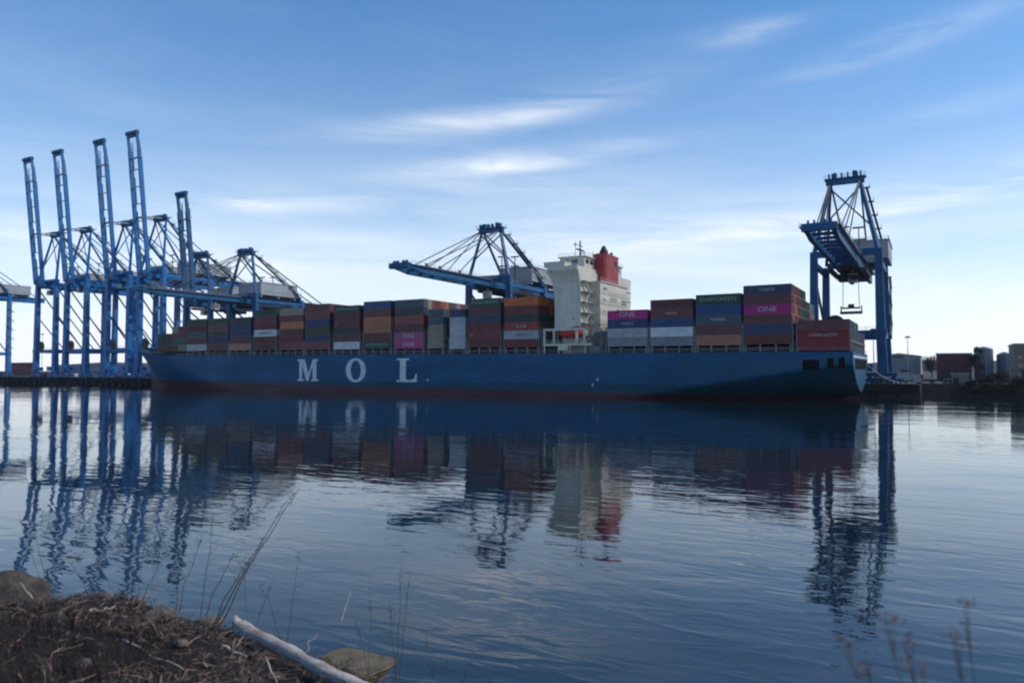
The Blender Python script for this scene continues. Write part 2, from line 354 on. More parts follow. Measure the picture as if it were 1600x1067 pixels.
    while zz < ZG-2:
        a = (HW+1.5, LSY-2.2, zz); b2 = (HW+1.5, LSY+2.2, zz+3.2)
        if k % 2: a, b2 = (HW+1.5, LSY+2.2, zz), (HW+1.5, LSY-2.2, zz+3.2)
        m.beam(a, b2, .8, .15); m.box(HW+1.0,HW+2.1,LSY+(2.2 if k%2==0 else -3.4),LSY+(3.4 if k%2==0 else -2.2),zz+3.1,zz+3.25); zz += 3.2; k += 1
    m.build('stair', steel_grey, root)
    # machinery house
    m = MB(); hz = ZG+GD+1.2
    H0=hy_; H1=hy_+24
    m.box(-7.5,hx1,H0,H1,hz,hz+6.0); m.box(-7.8,hx1+.3,H0-.3,H1+.3,hz+6.0,hz+6.3)
    for y in (H0+1,H0+12,H1-1): m.box(-7,8,y-.4,y+.4,ZG+GD,hz)
    hs = m.build('machinery_house', house_paint, root)
    m = MB()
    m.box(hx1,hx1+.06,H0+2,H1-2,hz+1,hz+2.2); m.box(-6,hx1-2,H0-.06,H0,hz+1.2,hz+2.2); m.build('louvre', steel_grey, hs)
    m = MB(); m.rail((-7.6,H0,hz+6.3),(hx1,H0,hz+6.3)); m.rail((hx1+.1,H0,hz+6.3),(hx1+.1,H1,hz+6.3)); m.build('roof_rail', steel_grey, hs)
    # floodlight masts beside the A-frame
    for x,y in ((-2,14),(2.5,17)):
        m = MB(); m.beam((x,y,ZG+GD),(x,y,ZG+GD+11),.3)
        for z in (7,11): m.box(x-1.9,x+1.9,y-.3,y+.3,ZG+GD+z,ZG+GD+z+.5)
        m.build('floodlight_mast', steel_dark, root)
    # cable reel on the waterside portal beam
    m = MB(); m.cyl((-HW*.35,-1.2,ZP+3.0),2.9,.7,24,'y'); m.cyl((-HW*.35,-1.5,ZP+3.0),.8,1.4,12,'y'); m.beam((-HW*.35,-.6,ZP+.9),(-HW*.35,-.6,ZP+3),.8); m.build('cable_reel', steel_dark, root)
    m = MB(); m.box(HW-6.2,HW-2.4,-1.4,1.4,4.0,6.6); m.box(-HW+2.6,-HW+5.6,-1.2,1.2,4.0,6.2); m.build('electrical_cabin', paint, root)
    # boom
    hy, hzz = -4.6, ZG+GD/2
    def P(s, off=0):                                 # along the boom / across it
        if up:
            a = R(UPA); return (hy-s*math.cos(a)-off*math.sin(a), hzz+s*math.sin(a)-off*math.cos(a))
        return (hy-s, hzz+off)
    L = (74.5 if tall else 55.0) if up else reach-4.6
    m = MB()
    for sx in (-1, 1):
        y0,z0 = P(.3); y1,z1 = P(L-9); y2,z2 = P(L, .5)
        m.beam((sx*gx,y0,z0),(sx*gx,y1,z1),1.25,GD*.85,1.2,GD*.75,up=(1,0,0) if up else (0,0,1)) if not up else m.beam((sx*gx,y0,z0),(sx*gx,y1,z1),*((2.0,1.3,1.8,1.2) if tall else (2.2,1.4,2.0,1.3)),up=(1,0,0))
        if up: m.beam((sx*gx,y1,z1),(sx*gx,y2,z2),1.4,1.1,1.1,1.1,up=(1,0,0))
        else: m.beam((sx*gx,y1,z1),(sx*gx,y2,z2),1.2,GD*.75,1.1,1.1)
    m.build('boom', paint, root)
    bo = root.children[-1]
    m = MB(); n = int(L/(9 if up else 7))
    for i in range(n+1):
        s_ = 1+i*(L-2)/n; y,z = P(s_)
        if up and i in (n,n-1): continue
        m = MB(); m.beam((-gx+.6,y,z),(gx-.6,y,z),.45 if up else .8,.45 if up else .8); m.build('cross_tie', steel_grey if tall else paint, bo)
    m = MB()
    if up:
        for sx in (-1,1):
            for i in range(0,n,2):
                y,z = P(1+i*(L-2)/n, -1.25); y2,z2 = P(min(L-2,1+(i+1.6)*(L-2)/n), -1.25); m.beam((sx*(gx-.7),y,z),(sx*(gx-.7),y2,z2),.7,.25)
        y,z = P(L-13,0); m.box(-gx-1.2,gx+1.6,y-.5,y+.6,z-.3,z+.3); m.rail((gx+1.5,y-.5,z+.3),(gx+1.5,y+.6,z+.3),1.1,1)
        zq = AX-(hzz)-.5; y,z = P(zq,-1.4)
        if tall:
            for sx in (-1,1): m.beam((sx*gx,y,z),(sx*4,AY-1.2,AX+.2),.5,.5)
            m.beam((-gx-.8,y-.6,z),(gx+.8,y-.6,z),.7,.7)
    else:
        for sx in (-1,1):
            m.box(sx*gx+(.65 if sx>0 else -1.7), sx*gx+(1.7 if sx>0 else -.65), hy-L, hy, hzz+.8, hzz+.92)
            m.rail((sx*(gx+1.6),hy-L,hzz+.92),(sx*(gx+1.6),hy,hzz+.92))
    m.build('boom_walkway', steel_grey, bo)
    m = MB(); y,z = P(L,.5); y1,z1 = P(L-1.6,.4)
    m.beam((-gx-1,y,z),(gx+1,y,z),1.6,1.8); m.beam((-gx-.4,y1,z1),(gx+.4,y1,z1),1.2,1.2)
    for x in (-2.6,-1.2,1.2,2.6):
        yy,zz2 = P(L-.4,1.6); m.cyl((x-.2,yy,zz2),.8,.4,12,'x')
    m.build('boom_head', crane_old, bo)
    # forestays
    for sx in (-1, 1):
        m = MB(); top = Vector((sx*4.3,AY-.6,AX))
        if up:
            for s_, off in ((L*.50, 1.5),(L*.24,1.5)):
                y,z = P(s_,off*-1)
            f = .40 if tall else .44
            y,z = P(L*f, -1.2); m.tube([tuple(top),(sx*4,(AY+y)/2,(AX+z)/2+1.5),(sx*gx,y,z)],.26,6)
            y3,z3 = P(L*(f+.42), -1.3); m.tube([(sx*gx,y,z),(sx*gx,y3,z3)],.26,6)
        else:
            for s_ in (41.5,33.5,21.0):
                y,z = P(s_,GD*.4+.5); m.tube([tuple(top),(sx*gx,y,z)],.2,6); m.box(sx*gx-.35,sx*gx+.35,y-.6,y+.6,hzz+.9,z+.4)
        m.build('forestay', paint if tall else cable_m, root)
    # trolley, cab, spreader
    m = MB(); ty = trolley_y
    m.box(-gx+.7,gx-.7,ty-3,ty+3,ZG+.2,ZG+.9); m.box(-gx+1.2,gx-1.2,ty-2,ty+2,ZG-.9,ZG+.2); m.box(-2,2,ty-1.2,ty+1.2,ZG+.9,ZG+2.2); m.build('trolley', steel_dark, root)
    if not tall:
        m = MB(); m.box(-gx+.8,gx-.8,-3.5,20,ZG-.05,ZG+.15); m.box(-gx-2.2,-gx-.9,0,24,ZG-1.4,ZG-.3); m.box(gx+.9,gx+2.4,4,22,ZG-1.6,ZG-.2); m.rail((gx+2.4,-3,ZG-.2),(gx+2.4,26,ZG-.2)); m.rail((-gx-2.2,-3,ZG-.2),(-gx-2.2,26,ZG-.2)); m.box(-4.5,5,20,27,ZG-2.2,ZG-.05); m.build('service_platform', steel_dark, root)
    cb = MB(); cb.box(-.2,2.4,ty-6.2,ty-3.4,ZG-4.2,ZG-1.4); cb.beam((1.1,ty-4.8,ZG-1.4),(1.1,ty-4.2,ZG+.3),.4); co = cb.build('operator_cab', paint if tall else house_paint, root)
    cb = MB(); cb.box(-.22,2.42,ty-6.24,ty-6.2,ZG-3.6,ZG-1.8); cb.box(2.4,2.44,ty-6,ty-3.8,ZG-3.2,ZG-1.8); cb.build('cab_window', glass_m, co)
    if hoist:
        hy2, hz2, hl = hoist
        m = MB()
        for x in (-hl*.38, hl*.38):
            for y in (-.9,.9): m.tube([(x*.9,ty+y,ZG-.9),(x,ty+y,hz2+2.2)],.05,4,False)
        m.build('hoist_rope', cable_m, root)
        m = MB(); m.box(-hl/2,hl/2,ty-1.1,ty-.8,hz2,hz2+.8); m.box(-hl/2,hl/2,ty+.8,ty+1.1,hz2,hz2+.8)
        for x in (-hl/2,hl/2-.4,-.8,.4): m.box(x,x+.4,ty-.8,ty+.8,hz2+.1,hz2+.7)
        m.box(-hl*.42,hl*.42,ty-.5,ty+.5,hz2+1.7,hz2+2.2); m.box(-.9,.9,ty-.6,ty+.6,hz2+2.2,hz2+3.2)
        for x in (-hl*.48,hl*.46): m.box(x,x+.25,ty-.9,ty+.9,hz2+.8,hz2+2.6)
        m.build('spreader', steel_dark, root)
    return root
UPA = 84.0
tallc = crane('gantry_crane', (-468,255,QZ), True, True, crane_blue, 'tall blue gantry crane with raised boom, farthest left of the four tall ones', trolley_y=6)
for u, lb in ((-437,'tall blue gantry crane with raised boom, second from left of the four tall ones'),
              (-397,'tall blue gantry crane with raised boom, third from left of the four tall ones'),
              (-368,'tall blue gantry crane with the highest raised boom, rightmost of the four tall ones'),
              (-580,'blue gantry crane cut off by the left edge, only its landward end showing')):
    c = copy_tree(tallc); c.location = (u,255,QZ); c['label'] = lb
crane('gantry_crane', (-330,255,QZ), False, True, crane_old, 'shorter dark blue gantry crane with raised boom above the ship bow', trolley_y=8, hy_=14)
crane('gantry_crane', (-297,255,QZ), False, False, crane_old, 'dark blue gantry crane with lowered boom over the forward containers', trolley_y=-12, hy_=4, reach=55, xtra=-1)
crane('gantry_crane', (-155,255,QZ), False, False, crane_old, 'blue gantry crane with lowered boom just left of the white ship bridge', trolley_y=2, reach=57, xtra=-2.5)
crane('gantry_crane', (-24,255,QZ), False, False, crane_old, 'big near blue gantry crane with lowered boom over the ship stern', hoist=(16,23.0,6.6), trolley_y=15, xtra=1.2, hx1=11)

# ------------------------------------------------------------------ the ship
VN, VC = 205.0, 227.8; HB = VC-VN
U_ST, U_BW = -18.0, -327.5
def lerp(a,b,t): return a+(b-a)*t
def sstep(t): t=max(0,min(1,t)); return t*t*(3-2*t)
def deck_z(u):
    z = 12.6+(-u-18)*.0056
    if u < -285: z += 2.4*sstep((-u-285)/40)
    return z
def red_z(u): return 1.2+max(0,(-u-60))*.0085
def half(u, z):
    zd = deck_z(u)
    if u > -95:                                      # run of the stern
        t = (u+95)/77.0; t = max(0,t)
        z0 = lerp(-14, 2.0, t**1.1); zf = lerp(-6, 9.5, t**.7)
        if z <= z0: return .02
        return HB*min(1,((z-z0)/(zf-z0)))**.55 if z < zf else HB
    if u < -235:
        zz = max(0,min(1,(z+1)/(zd+1)))
        tip = lerp(-320.0, U_BW, zz**.8)             # raked stem
        full = lerp(-236, -282, zz**.7)
        if u <= tip: return .02
        if u >= full: return HB
        s = (u-tip)/(full-tip); p = lerp(.95,.52,zz); return max(.02, HB*(1-(1-s)**1.7)**p)
    return HB
us = [U_ST,]+[-18-1.9*i for i in range(1,41)]+[-95,-130,-165,-200,-235]+[-235-3.5*i for i in range(1,22)]+[-310-1.25*i for i in range(0,14)]+[U_BW]
us = sorted(set(us), reverse=True)
hm = MB(); NZ = 30
def zl(u):
    zr = red_z(u); zd = deck_z(u)
    return [-2, 0, zr*.5, zr] + [lerp(zr, zd, (i+1)/26) for i in range(26)]
for side in (-1, 1):
    grid = {}
    for i, u in enumerate(us):
        for j, z in enumerate(zl(u)):
            grid[i,j] = len(hm.v); hm.v.append((u, VC+side*half(u, z), z))
    for i in range(len(us)-1):
        for j in range(NZ-1):
            a = [grid[i,j],grid[i+1,j],grid[i+1,j+1],grid[i,j+1]]
            hm.f.append(tuple(a if side<0 else reversed(a))); hm.mi.append(1 if j < 3 else 0)
z_ = zl(us[0])
for j in range(NZ-1):
    hm.cur = 1 if j < 3 else 0; u=us[0]
    if half(u,z_[j+1]) < .05: continue
    hm.face([(u,VC-half(u,z_[j]),z_[j]),(u,VC-half(u,z_[j+1]),z_[j+1]),(u,VC+half(u,z_[j+1]),z_[j+1]),(u,VC+half(u,z_[j]),z_[j])])
hm.cur = 2
for i in range(len(us)-1):
    a_,b_=us[i],us[i+1]; za,zb=deck_z(a_),deck_z(b_)
    hm.face([(a_,VC-half(a_,za),za),(b_,VC-half(b_,zb),zb),(b_,VC+half(b_,zb),zb),(a_,VC+half(a_,za),za)])
ship = empty('container_ship', (0,0,0)); tag(ship, 'long dark blue container ship with three big white letters on its side', 'ship')
ho = hm.build('hull', [hull_blue, hull_red, deck_m], ship)
for p_ in ho.data.polygons: p_.use_smooth = abs(p_.normal.x) < .95 and p_.material_index != 2
# bulwark at the bow and side rails
m = MB()
for side in (-1,1):
    for i in range(len(us)-1):
        if us[i] < -296:
            a=(us[i],VC+side*half(us[i],deck_z(us[i])),deck_z(us[i])); b=(us[i+1],VC+side*half(us[i+1],deck_z(us[i+1])),deck_z(us[i+1]))
            m.beam((a[0],a[1],a[2]+.7),(b[0],b[1],b[2]+.7),.15,1.4)
m.build('bulwark', hull_blue, ship)
m = MB(); m.rail((U_ST-.3,VN+.3,12.62),(-106,VN+.3,deck_z(-106)),1.1,4,.06); m.rail((-106,VN+.3,deck_z(-106)),(-285,VN+.3,deck_z(-285)),1.1,4,.06)
m.rail((U_ST-.3,VN+.3,12.62),(U_ST-.3,VC+HB-.3,12.62),1.1,3,.06); m.build('deck_rail', steel_grey, ship)
# white strake along the transom top, openings as raised panels with their inner shade painted black
m = MB(); m.box(U_ST+.003,U_ST+.12,VN+.4,VC+HB-.4,11.2,11.7); m.build('transom_strake', letter_white, ship)
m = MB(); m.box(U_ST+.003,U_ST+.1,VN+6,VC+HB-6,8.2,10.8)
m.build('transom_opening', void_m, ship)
for (a,b2,z0,z1) in ((-29.9,-25.9,7.9,10.6),(-24.0,-22.5,8.6,11.0),(-21.4,-19.9,8.4,11.2)):
    m = MB(); m.box(a,b2,VN-.03,VN+.3,z0,z1)
    for k in range(3): x=lerp(a+.3,b2-.3,(k+.5)/3); m.box(x-.18,x+.18,VN-.09,VN-.03,z0,z0+.9)
    m.build('mooring_opening', void_m, ship)
# letters
def letter(name, outl, holes, u0, w, z0, h):
    import bmesh
    bm = bmesh.new(); fs = []
    def quad(pts):
        vs_ = [bm.verts.new((u0+p[0]*w, 0, z0+p[1]*h)) for p in pts]; bm.faces.new(vs_)
    for pl in outl: quad(pl)
    ex = bmesh.ops.extrude_face_region(bm, geom=list(bm.faces))
    for e in ex['geom']:
        if isinstance(e, bmesh.types.BMVert): e.co.y -= .03
    bmesh.ops.recalc_face_normals(bm, faces=bm.faces)
    me = bpy.data.meshes.new(name); bm.to_mesh(me); bm.free(); me.materials.append(letter_white)
    o = bpy.data.objects.new(name, me); C.objects.link(o); o.parent = ship; o.location = (0, VN-.004, 0); o['label'] = 'white serif letter '+holes+' painted on the blue hull'
Mo = [[(0,0),(.30,0),(.30,.09),(.21,.09),(.21,.91),(.0,1),(0,.91),(.08,.91),(.08,.09),(0,.09)],
      [(.70,0),(1,0),(1,.09),(.92,.09),(.92,.91),(1,.91),(1,1),(.79,.91),(.74,.91),(.74,.09),(.70,.09)]]
Mo = [[(0,0),(.32,0),(.32,.08),(.22,.08),(.22,.90),(.22,1),(0,1),(0,.92),(.09,.92),(.09,.08),(0,.08)],
      [(.66,0),(1,0),(1,.08),(.92,.08),(.92,.92),(1,.92),(1,1),(.76,1),(.74,.92),(.74,.08),(.66,.08)],
      [(.225,1),(.225,.72),(.44,.0),(.53,.0),(.737,.70),(.737,.92),(.757,1),(.74,1),(.53,.34),(.36,1)]]
letter('hull_letter', Mo, 'M', -208.4, 10.4, 3.9, 8.1)
Oo = []; K = 28
for i in range(K):
    t0 = 2*math.pi*i/K; t1 = 2*math.pi*(i+1)/K
    Oo.append([(.5+.5*math.cos(t0),.5+.52*math.sin(t0)),(.5+.5*math.cos(t1),.5+.52*math.sin(t1)),(.5+.255*math.cos(t1),.5+.42*math.sin(t1)),(.5+.255*math.cos(t0),.5+.42*math.sin(t0))])
letter('hull_letter', Oo, 'O', -184.6, 9.3, 3.8, 8.3)
Lo = [[(0,0),(1,0),(1,.34),(.94,.34),(.88,.16),(.74,.085),(.46,.085),(.46,.92),(.62,.92),(.62,1),(0,1),(0,.92),(.16,.92),(.16,.085),(0,.085)]]
letter('hull_letter', Lo, 'L', -161.6, 8.6, 3.9, 8.1)
def strip_text(body, size, mt, name='lettering', sx=1.0):
    cu = bpy.data.curves.new(name, 'FONT'); cu.body = body; cu.size = size; cu.align_x = 'CENTER'; cu.align_y = 'CENTER'; cu.extrude = .012
    o = bpy.data.objects.new(name, cu); C.objects.link(o)
    dg = bpy.context.evaluated_depsgraph_get(); me = bpy.data.meshes.new_from_object(o.evaluated_get(dg)); bpy.data.objects.remove(o)
    for v in me.vertices: x,y,z = v.co; v.co = (x*sx, -z, y)
    me.materials.clear(); me.materials.append(mt); return me
def put_text(parent, body, size, mt, loc, sx=1.0, name='lettering'):
    o = bpy.data.objects.new(name, strip_text(body,size,mt,name,sx)); C.objects.link(o); o.parent = parent; o.location = loc; return o
for (u,z) in ((-148.5,4.6),(-88.5,3.6),(-87,5.2)):     # small white marks on the plating
    m = MB(); m.box(u-.45,u+.45,VN-.03,VN-.004,z-.1,z+.12); m.box(u-.1,u+.1,VN-.034,VN-.004,z-.5,z+.6); m.build('draught_mark', letter_white, ship)
# hatch coaming / pedestals under the stacks
m = MB()
for (a,b2) in ((-284,-106.4),(-85,-31.6)):
    n = int((b2-a)/7)
    m.box(a,b2,VN+3.2,VC+HB-3.2,deck_z((a+b2)/2)-.4,deck_z((a+b2)/2)+1.5)
m.build('hatch_coaming', deck_m, ship)
# bow gear
m = MB(); m.beam((-314,VC,15),(-314,VC,25),.5); m.box(-314.8,-313.2,VC-.8,VC+.8,21,21.3); m.beam((-314,VC-1.4,23.5),(-314,VC+1.4,23.5),.2); m.build('foremast', ship_white, ship)
for (x,dy) in ((-306,-6),(-306,6),(-300,-9),(-311,-3)):
    m = MB(); m.box(x-1.6,x+1.6,VC+dy-1.2,VC+dy+1.2,deck_z(x),deck_z(x)+1.5); m.cyl((x-1,VC+dy-1.4,deck_z(x)+1.8),.9,2.8,14,'y'); m.build('winch', steel_dark, ship)
m = MB()                                             # breakwater forward of the stacks
m.box(-294.2,-293.8,VC-17,VC+17,deck_z(-294),deck_z(-294)+3.4); m.build('breakwater', hull_blue, ship)

# superstructure
sx0, sx1 = -101.8, -93.0
dz = deck_z(-98)
m = MB(); m.box(sx0, sx1, VN+1.6, VC+HB-1.6, 20.6, 38.4); m.box(sx0+.8, sx1-.1, VN+5.5, VC+HB-5.5, dz, 20.6)
for z in (22.2,25.4,28.6,31.8,35.0): m.box(sx1-.1, sx1+.35, VN+1.62, VC+HB-1.62, z-.08, z+.08)
tower = m.build('deckhouse', ship_white, ship)
m = MB(); m.box(-90.5-2.49,-89.6, 213.5, 236.5, dz, 35.2); m.box(-93,-89.2,213.1,236.9,35.2,35.5)
for z in (22.2,25.4,28.6,31.8): m.box(-92.9,-89.4,213.3,236.7,z-.06,z+.06)
cas = m.build('engine_casing', ship_white, ship)
m = MB()
for y in (222,224,226,): m.box(-89.6,-89.54,y,y+1.1,29.6,31.0)
m.box(-89.6,-89.54,231.5,235.8,29.2,31.0); m.box(-89.6,-89.54,216,219,33.0,33.8); m.box(-89.6,-89.54,215.5,218.5,29.6,30.1); m.box(-89.6,-89.54,216,218,26,26.5)
m.box(-89.6,-89.54,227,229,26,27.6); m.box(-89.6,-89.54,232,233.4,25.9,27.8)
m.build('window', glass_m, cas)
m = MB()
for z in (22.3,25.5,28.7,31.9,35.5): m.rail((-89.45,213.4,z),(-89.45,236.6,z),1.0,2,.05)
m.build('casing_rail', ship_white, cas)
# navigation deck with wings carried on curved brackets
m = MB(); m.box(-103.5,-93.4,VN-.1,VC+HB+.1,38.4,39.6)
for y0,y1 in ((VN-.1,VN+5.5),(VC+HB-5.5,VC+HB+.1)): m.box(-104.6,-97.6,y0,y1,39.6,40.9); m.box(-104.8,-97.4,y0-.02,y1,40.9,41.1)
m.build('bridge_wing', ship_white, ship)
m = MB(); br = [(-101.8,30.0),(-102.2,33.2),(-102.9,35.5),(-103.9,37.2),(-105.3,38.4),(-101.8,38.4)]
m.prism(br,'y',VC+HB-7,VC+HB-1.62); m.build('wing_bracket', ship_white, ship); m = MB(); m.prism(br,'y',VN+1.62,VN+7)
br2=[(VN-.1,38.4),(VN+.7,36.6),(VN+1.3,34.5),(VN+1.6,31.8),(VN+1.6,38.4)]
m.prism(br2,'x',-101.7,-93.1)
m.build('wing_bracket', ship_white, ship)
wh = MB(); wh.box(-102.6,-94.2,VN+7,VC+HB-7,39.6,43.2); wh.box(-103.2,-93.6,VN+6.6,VC+HB-6.6,43.2,43.5); who = wh.build('wheelhouse', ship_white, ship)
m = MB()
for i in range(9): y=VN+8+i*3.3; m.box(-94.2,-94.14,y,y+2.3,41.2,42.5)
for x in (-101.6,-98.6): m.box(x,x+2.2,VN+6.94,VN+7,41.2,42.5)
m.build('window', glass_m, who)
m = MB(); m.rail((-103,VN+6.8,43.5),(-94,VN+6.8,43.5),1,1.6,.06); m.rail((-93.8,VN+6.8,43.5),(-93.8,VC+HB-7,43.5),1,2,.06); m.build('roof_rail', steel_grey, who)
m = MB()                                             # windows and doors on the near side
for z in (23.2,32.8):
    m.box(-95.8,-95.2,VN+1.56,VN+1.6,z,z+.7)
m.build('window', glass_m, tower)
m = MB()
for z in (23.2,26.4,29.6,32.8):
    for k in range(3): m.box(sx1,sx1+.05,VN+2.6+k*2.2,VN+3.3+k*2.2,z,z+.8)
m.build('window', glass_m, tower)
m = MB()                                             # outside stairs on the aft corner
for i,z in enumerate((15.6,19,22.2,25.4,28.6,31.8)):
    a=(sx1+1.0,VN+2.2,z); b2=(sx1+1.0,VN+6.2,z+3.2)
    if i%2: a,b2=(sx1+1.0,VN+6.2,z),(sx1+1.0,VN+2.2,z+3.2)
    m.beam(a,b2,.8,.12); m.box(sx1+.36,sx1+1.6,VN+1.4,VN+7.4,z+3.1,z+3.25); m.rail((sx1+1.6,VN+1.4,z+3.25),(sx1+1.6,VN+7.4,z+3.25),1,1.5,.05)
m.build('stair', ship_white, tower)
m = MB(); m.beam((-100,VC-6,43.5),(-100,VC-6,50),.35); m.beam((-100,VC-8,48.3),(-100,VC-4,48.3),.18); m.beam((-100.2,VC-6,45.8),(-98.4,VC-6,45.8),.5,.25)
m.box(-100.4,-99.6,VC-8.6,VC-3.4,46.8,47.1); m.beam((-100,VC-4.6,43.5),(-100,VC-6,47),.15); m.beam((-99,VC+2,43.5),(-99,VC+2,47.6),.14); m.cyl((-98,VC+5,43.5),.5,1.6,10); m.build('radar_mast', steel_dark, ship)
m = MB(); m.beam((-99,VN+11,41.2),(-99,VN+11,49),.16); m.box(-99.4,-98.6,VN+10.6,VN+11.4,47.6,48.1); m.build('antenna', ship_white, ship)
# funnel
m = MB(); m.prism([(-94.6,219.9),(-91.0,219.9),(-90.3,220.7),(-90.3,230.6),(-91.0,231.4),(-94.6,231.4)],'z',35.5,44.6); m.prism([(-94.75,219.75),(-90.9,219.75),(-90.15,220.6),(-90.15,230.7),(-90.9,231.55),(-94.75,231.55)],'z',44.3,44.9)
fn = m.build('funnel', funnel_red, ship)
m = MB()
for i in range(5): y=221.6+i*1.9; m.box(-90.3,-90.25,y,y+.14,36,44.2)
m.box(-90.3,-90.22,227,229.5,41.4,43.2); m.build('funnel_vent', steel_dark, fn)
m = MB(); m.cyl((-92.6,223.8,44.9),1.5,1.5,16,r1=1.3); m.cyl((-92.6,223.8,46.4),1.2,1.5,14,r1=.5); m.cyl((-91.5,227.6,44.9),.45,1.3,10); m.cyl((-93.6,226.8,44.9),.5,1.8,10); m.box(-94.2,-90.9,221.2,229,44.9,45.3); m.build('exhaust_pipe', steel_dark, fn)
# lifeboat and its white frame on the ship's side
m = MB(); f0,f1=-104.9,-90.9
for x in (f0,f0+3.3,f1-3.2,f1-.6): m.box(x,x+.6,VN-.1,VN+.5,15.6,20.6)
m.box(f0,f1,VN-.12,VN+.5,19.9,20.6); m.box(f0,f1+2.2,VN-.14,VN+.6,15.3,16.0); m.box(f0,f1,VN+.5,VN+4.2,15.3,15.6)
m.box(-99.6,-96.6,VN-.15,VN+.3,13.9,15.3)
for x in (f0+.2,f0+5,f0+9,f1): m.box(x-.15,x+.15,VN+.2,VN+.6,dz,15.3)
m.rail((f0,VN-.05,16.0),(f1,VN-.05,16.0),1.0,1.4,.06)
m.build('lifeboat_frame', ship_white, ship)
m = MB(); prof = []
lb = []
for i in range(11):
    t=i/10; x=-100.6+t*8.2; w=1.65*math.sin(math.pi*min(1,max(0,(t*.92+.04))))**.55
    lb.append([(x,VN+2+w*math.cos(a)*1.0,19.0+(1.35 if math.sin(a)>0 else 1.15)*w/1.45*math.sin(a)) for a in [k*math.pi/6 for k in range(12)]])
for i in range(10):
    for k in range(12): m.face([lb[i][k],lb[i][(k+1)%12],lb[i+1][(k+1)%12],lb[i+1][k]])
m.face(lb[0]); m.face(list(reversed(lb[-1]))); m.box(-95.6,-93.4,VN+1.2,VN+2.8,20.1,21.3)
lbo = m.build('lifeboat', lifeboat_m, ship)
m = MB()
for x in (-101.6,-95.2): m.tube([(x,VN+3.4,16),(x,VN+3.2,20.6),(x,VN+2,21.4),(x,VN+1.2,21.2)],.18,6)
m.build('davit', ship_white, ship)
m = MB(); m.box(-90.4,-87.0,VN+6,VC+14,dz,19.5); m.box(-90,-86.5,VN+.8,VN+3,dz,15.0); m.beam((-89.6,VN+.9,dz),(-89.6,VN+.9,24),.4); m.beam((-89.6,VN+.9,24),(-86.5,VN+.9,21),.2); m.build('stores_crane', lash_m, ship)
# mooring lines
for (a,b2) in (((-19,VN+40,11),(-8,QV+1,QZ+.4)),((-324,VC+3,15.6),(-352,QV+.8,QZ+.4)),((-322,VC+4,15.6),(-345,QV+.8,QZ+.4))):
    pts=[Vector(a).lerp(Vector(b2),t/8)-Vector((0,0,1.6*math.sin(math.pi*t/8))) for t in range(9)]
    m=MB(); m.tube(pts,.06,5); m.build('mooring_line', steel_grey, ship)

# ------------------------------------------------------------------ containers
CL, CWD = 12.19, 2.44
def container_mesh(L, H):
    m = MB(); W = CWD; p = .14
    for x in (0, L-p):
        for y in (0, W-p): m.box(x,x+p,y,y+p,0,H)
    for y in (0, W-p):
        m.box(p,L-p,y,y+p,0,.16); m.box(p,L-p,y,y+p,H-.12,H)
    for x in (0, L-p):
        m.box(x,x+p,p,W-p,0,.16); m.box(x,x+p,p,W-p,H-.12,H)
    def corr(y, inw):
        n = int((L-2*p)/.28); s=(L-2*p)/n; x=p
        for i in range(n):
            a,b,c,d=x,x+s*.34,x+s*.5,x+s*.84
            y0=y+inw*.02; y1=y+inw*.07
            for (xa,ya),(xb,yb) in (((a,y0),(b,y0)),((b,y0),(c,y1)),((c,y1),(d,y1)),((d,y1),(x+s,y0))):
                m.face([(xa,ya,.16),(xb,yb,.16),(xb,yb,H-.12),(xa,ya,H-.12)])
            x+=s
    corr(0,1); corr(W,-1)
    m.box(.04,.10,p,W-p,.16,H-.12)
    m.face([(p,p,H-.04),(L-p,p,H-.04),(L-p,W-p,H-.04),(p,W-p,H-.04)]); m.face([(p,p,.1),(L-p,p,.1),(L-p,W-p,.1),(p,W-p,.1)])
    me = m.mesh('container_body', CM['maroon']); return me
def door_mesh(L, H):
    m = MB(); W = CWD; m.box(L-.10,L-.05,.14,W/2-.02,.16,H-.12); m.box(L-.10,L-.05,W/2+.02,W-.14,.16,H-.12)
    for y in (.42,.86,W-.86,W-.42): m.tube([(L-.01,y,.2),(L-.01,y,H-.15)],.035,5)
    for z in (.7,1.2): m.box(L-.05,L-.02,.3,1.0,z,z+.06); m.box(L-.05,L-.02,W-1.0,W-.3,z,z+.06)
    return m.mesh('door', CM['maroon'])
CMESH = {(s,h):(container_mesh(l,hh-.02), door_mesh(l,hh-.02)) for s,l in (('40',12.19),('20',6.06)) for h,hh in (('s',2.62),('h',2.8))}
HH = {'s':2.62,'h':2.8}
NCON = 0
def container(u, v, z, col, size, h, label, grp, rz=0):
    global NCON; NCON += 1
    b, d = CMESH[(size,h)]
    o = bpy.data.objects.new('shipping_container', b); C.objects.link(o); o.location = (u,v,z); o.rotation_euler=(0,0,rz)
    o.material_slots[0].link = 'OBJECT'; o.material_slots[0].material = CM[col]
    tag(o, label, 'container', grp)
    c = bpy.data.objects.new('door', d); C.objects.link(c); c.parent = o; c.material_slots[0].link='OBJECT'; c.material_slots[0].material = CM[col]
    return o
ORD = ['','first','second','third','fourth','fifth','sixth','seventh','eighth','ninth','tenth','eleventh','twelfth','thirteenth','fourteenth','fifteenth','sixteenth']
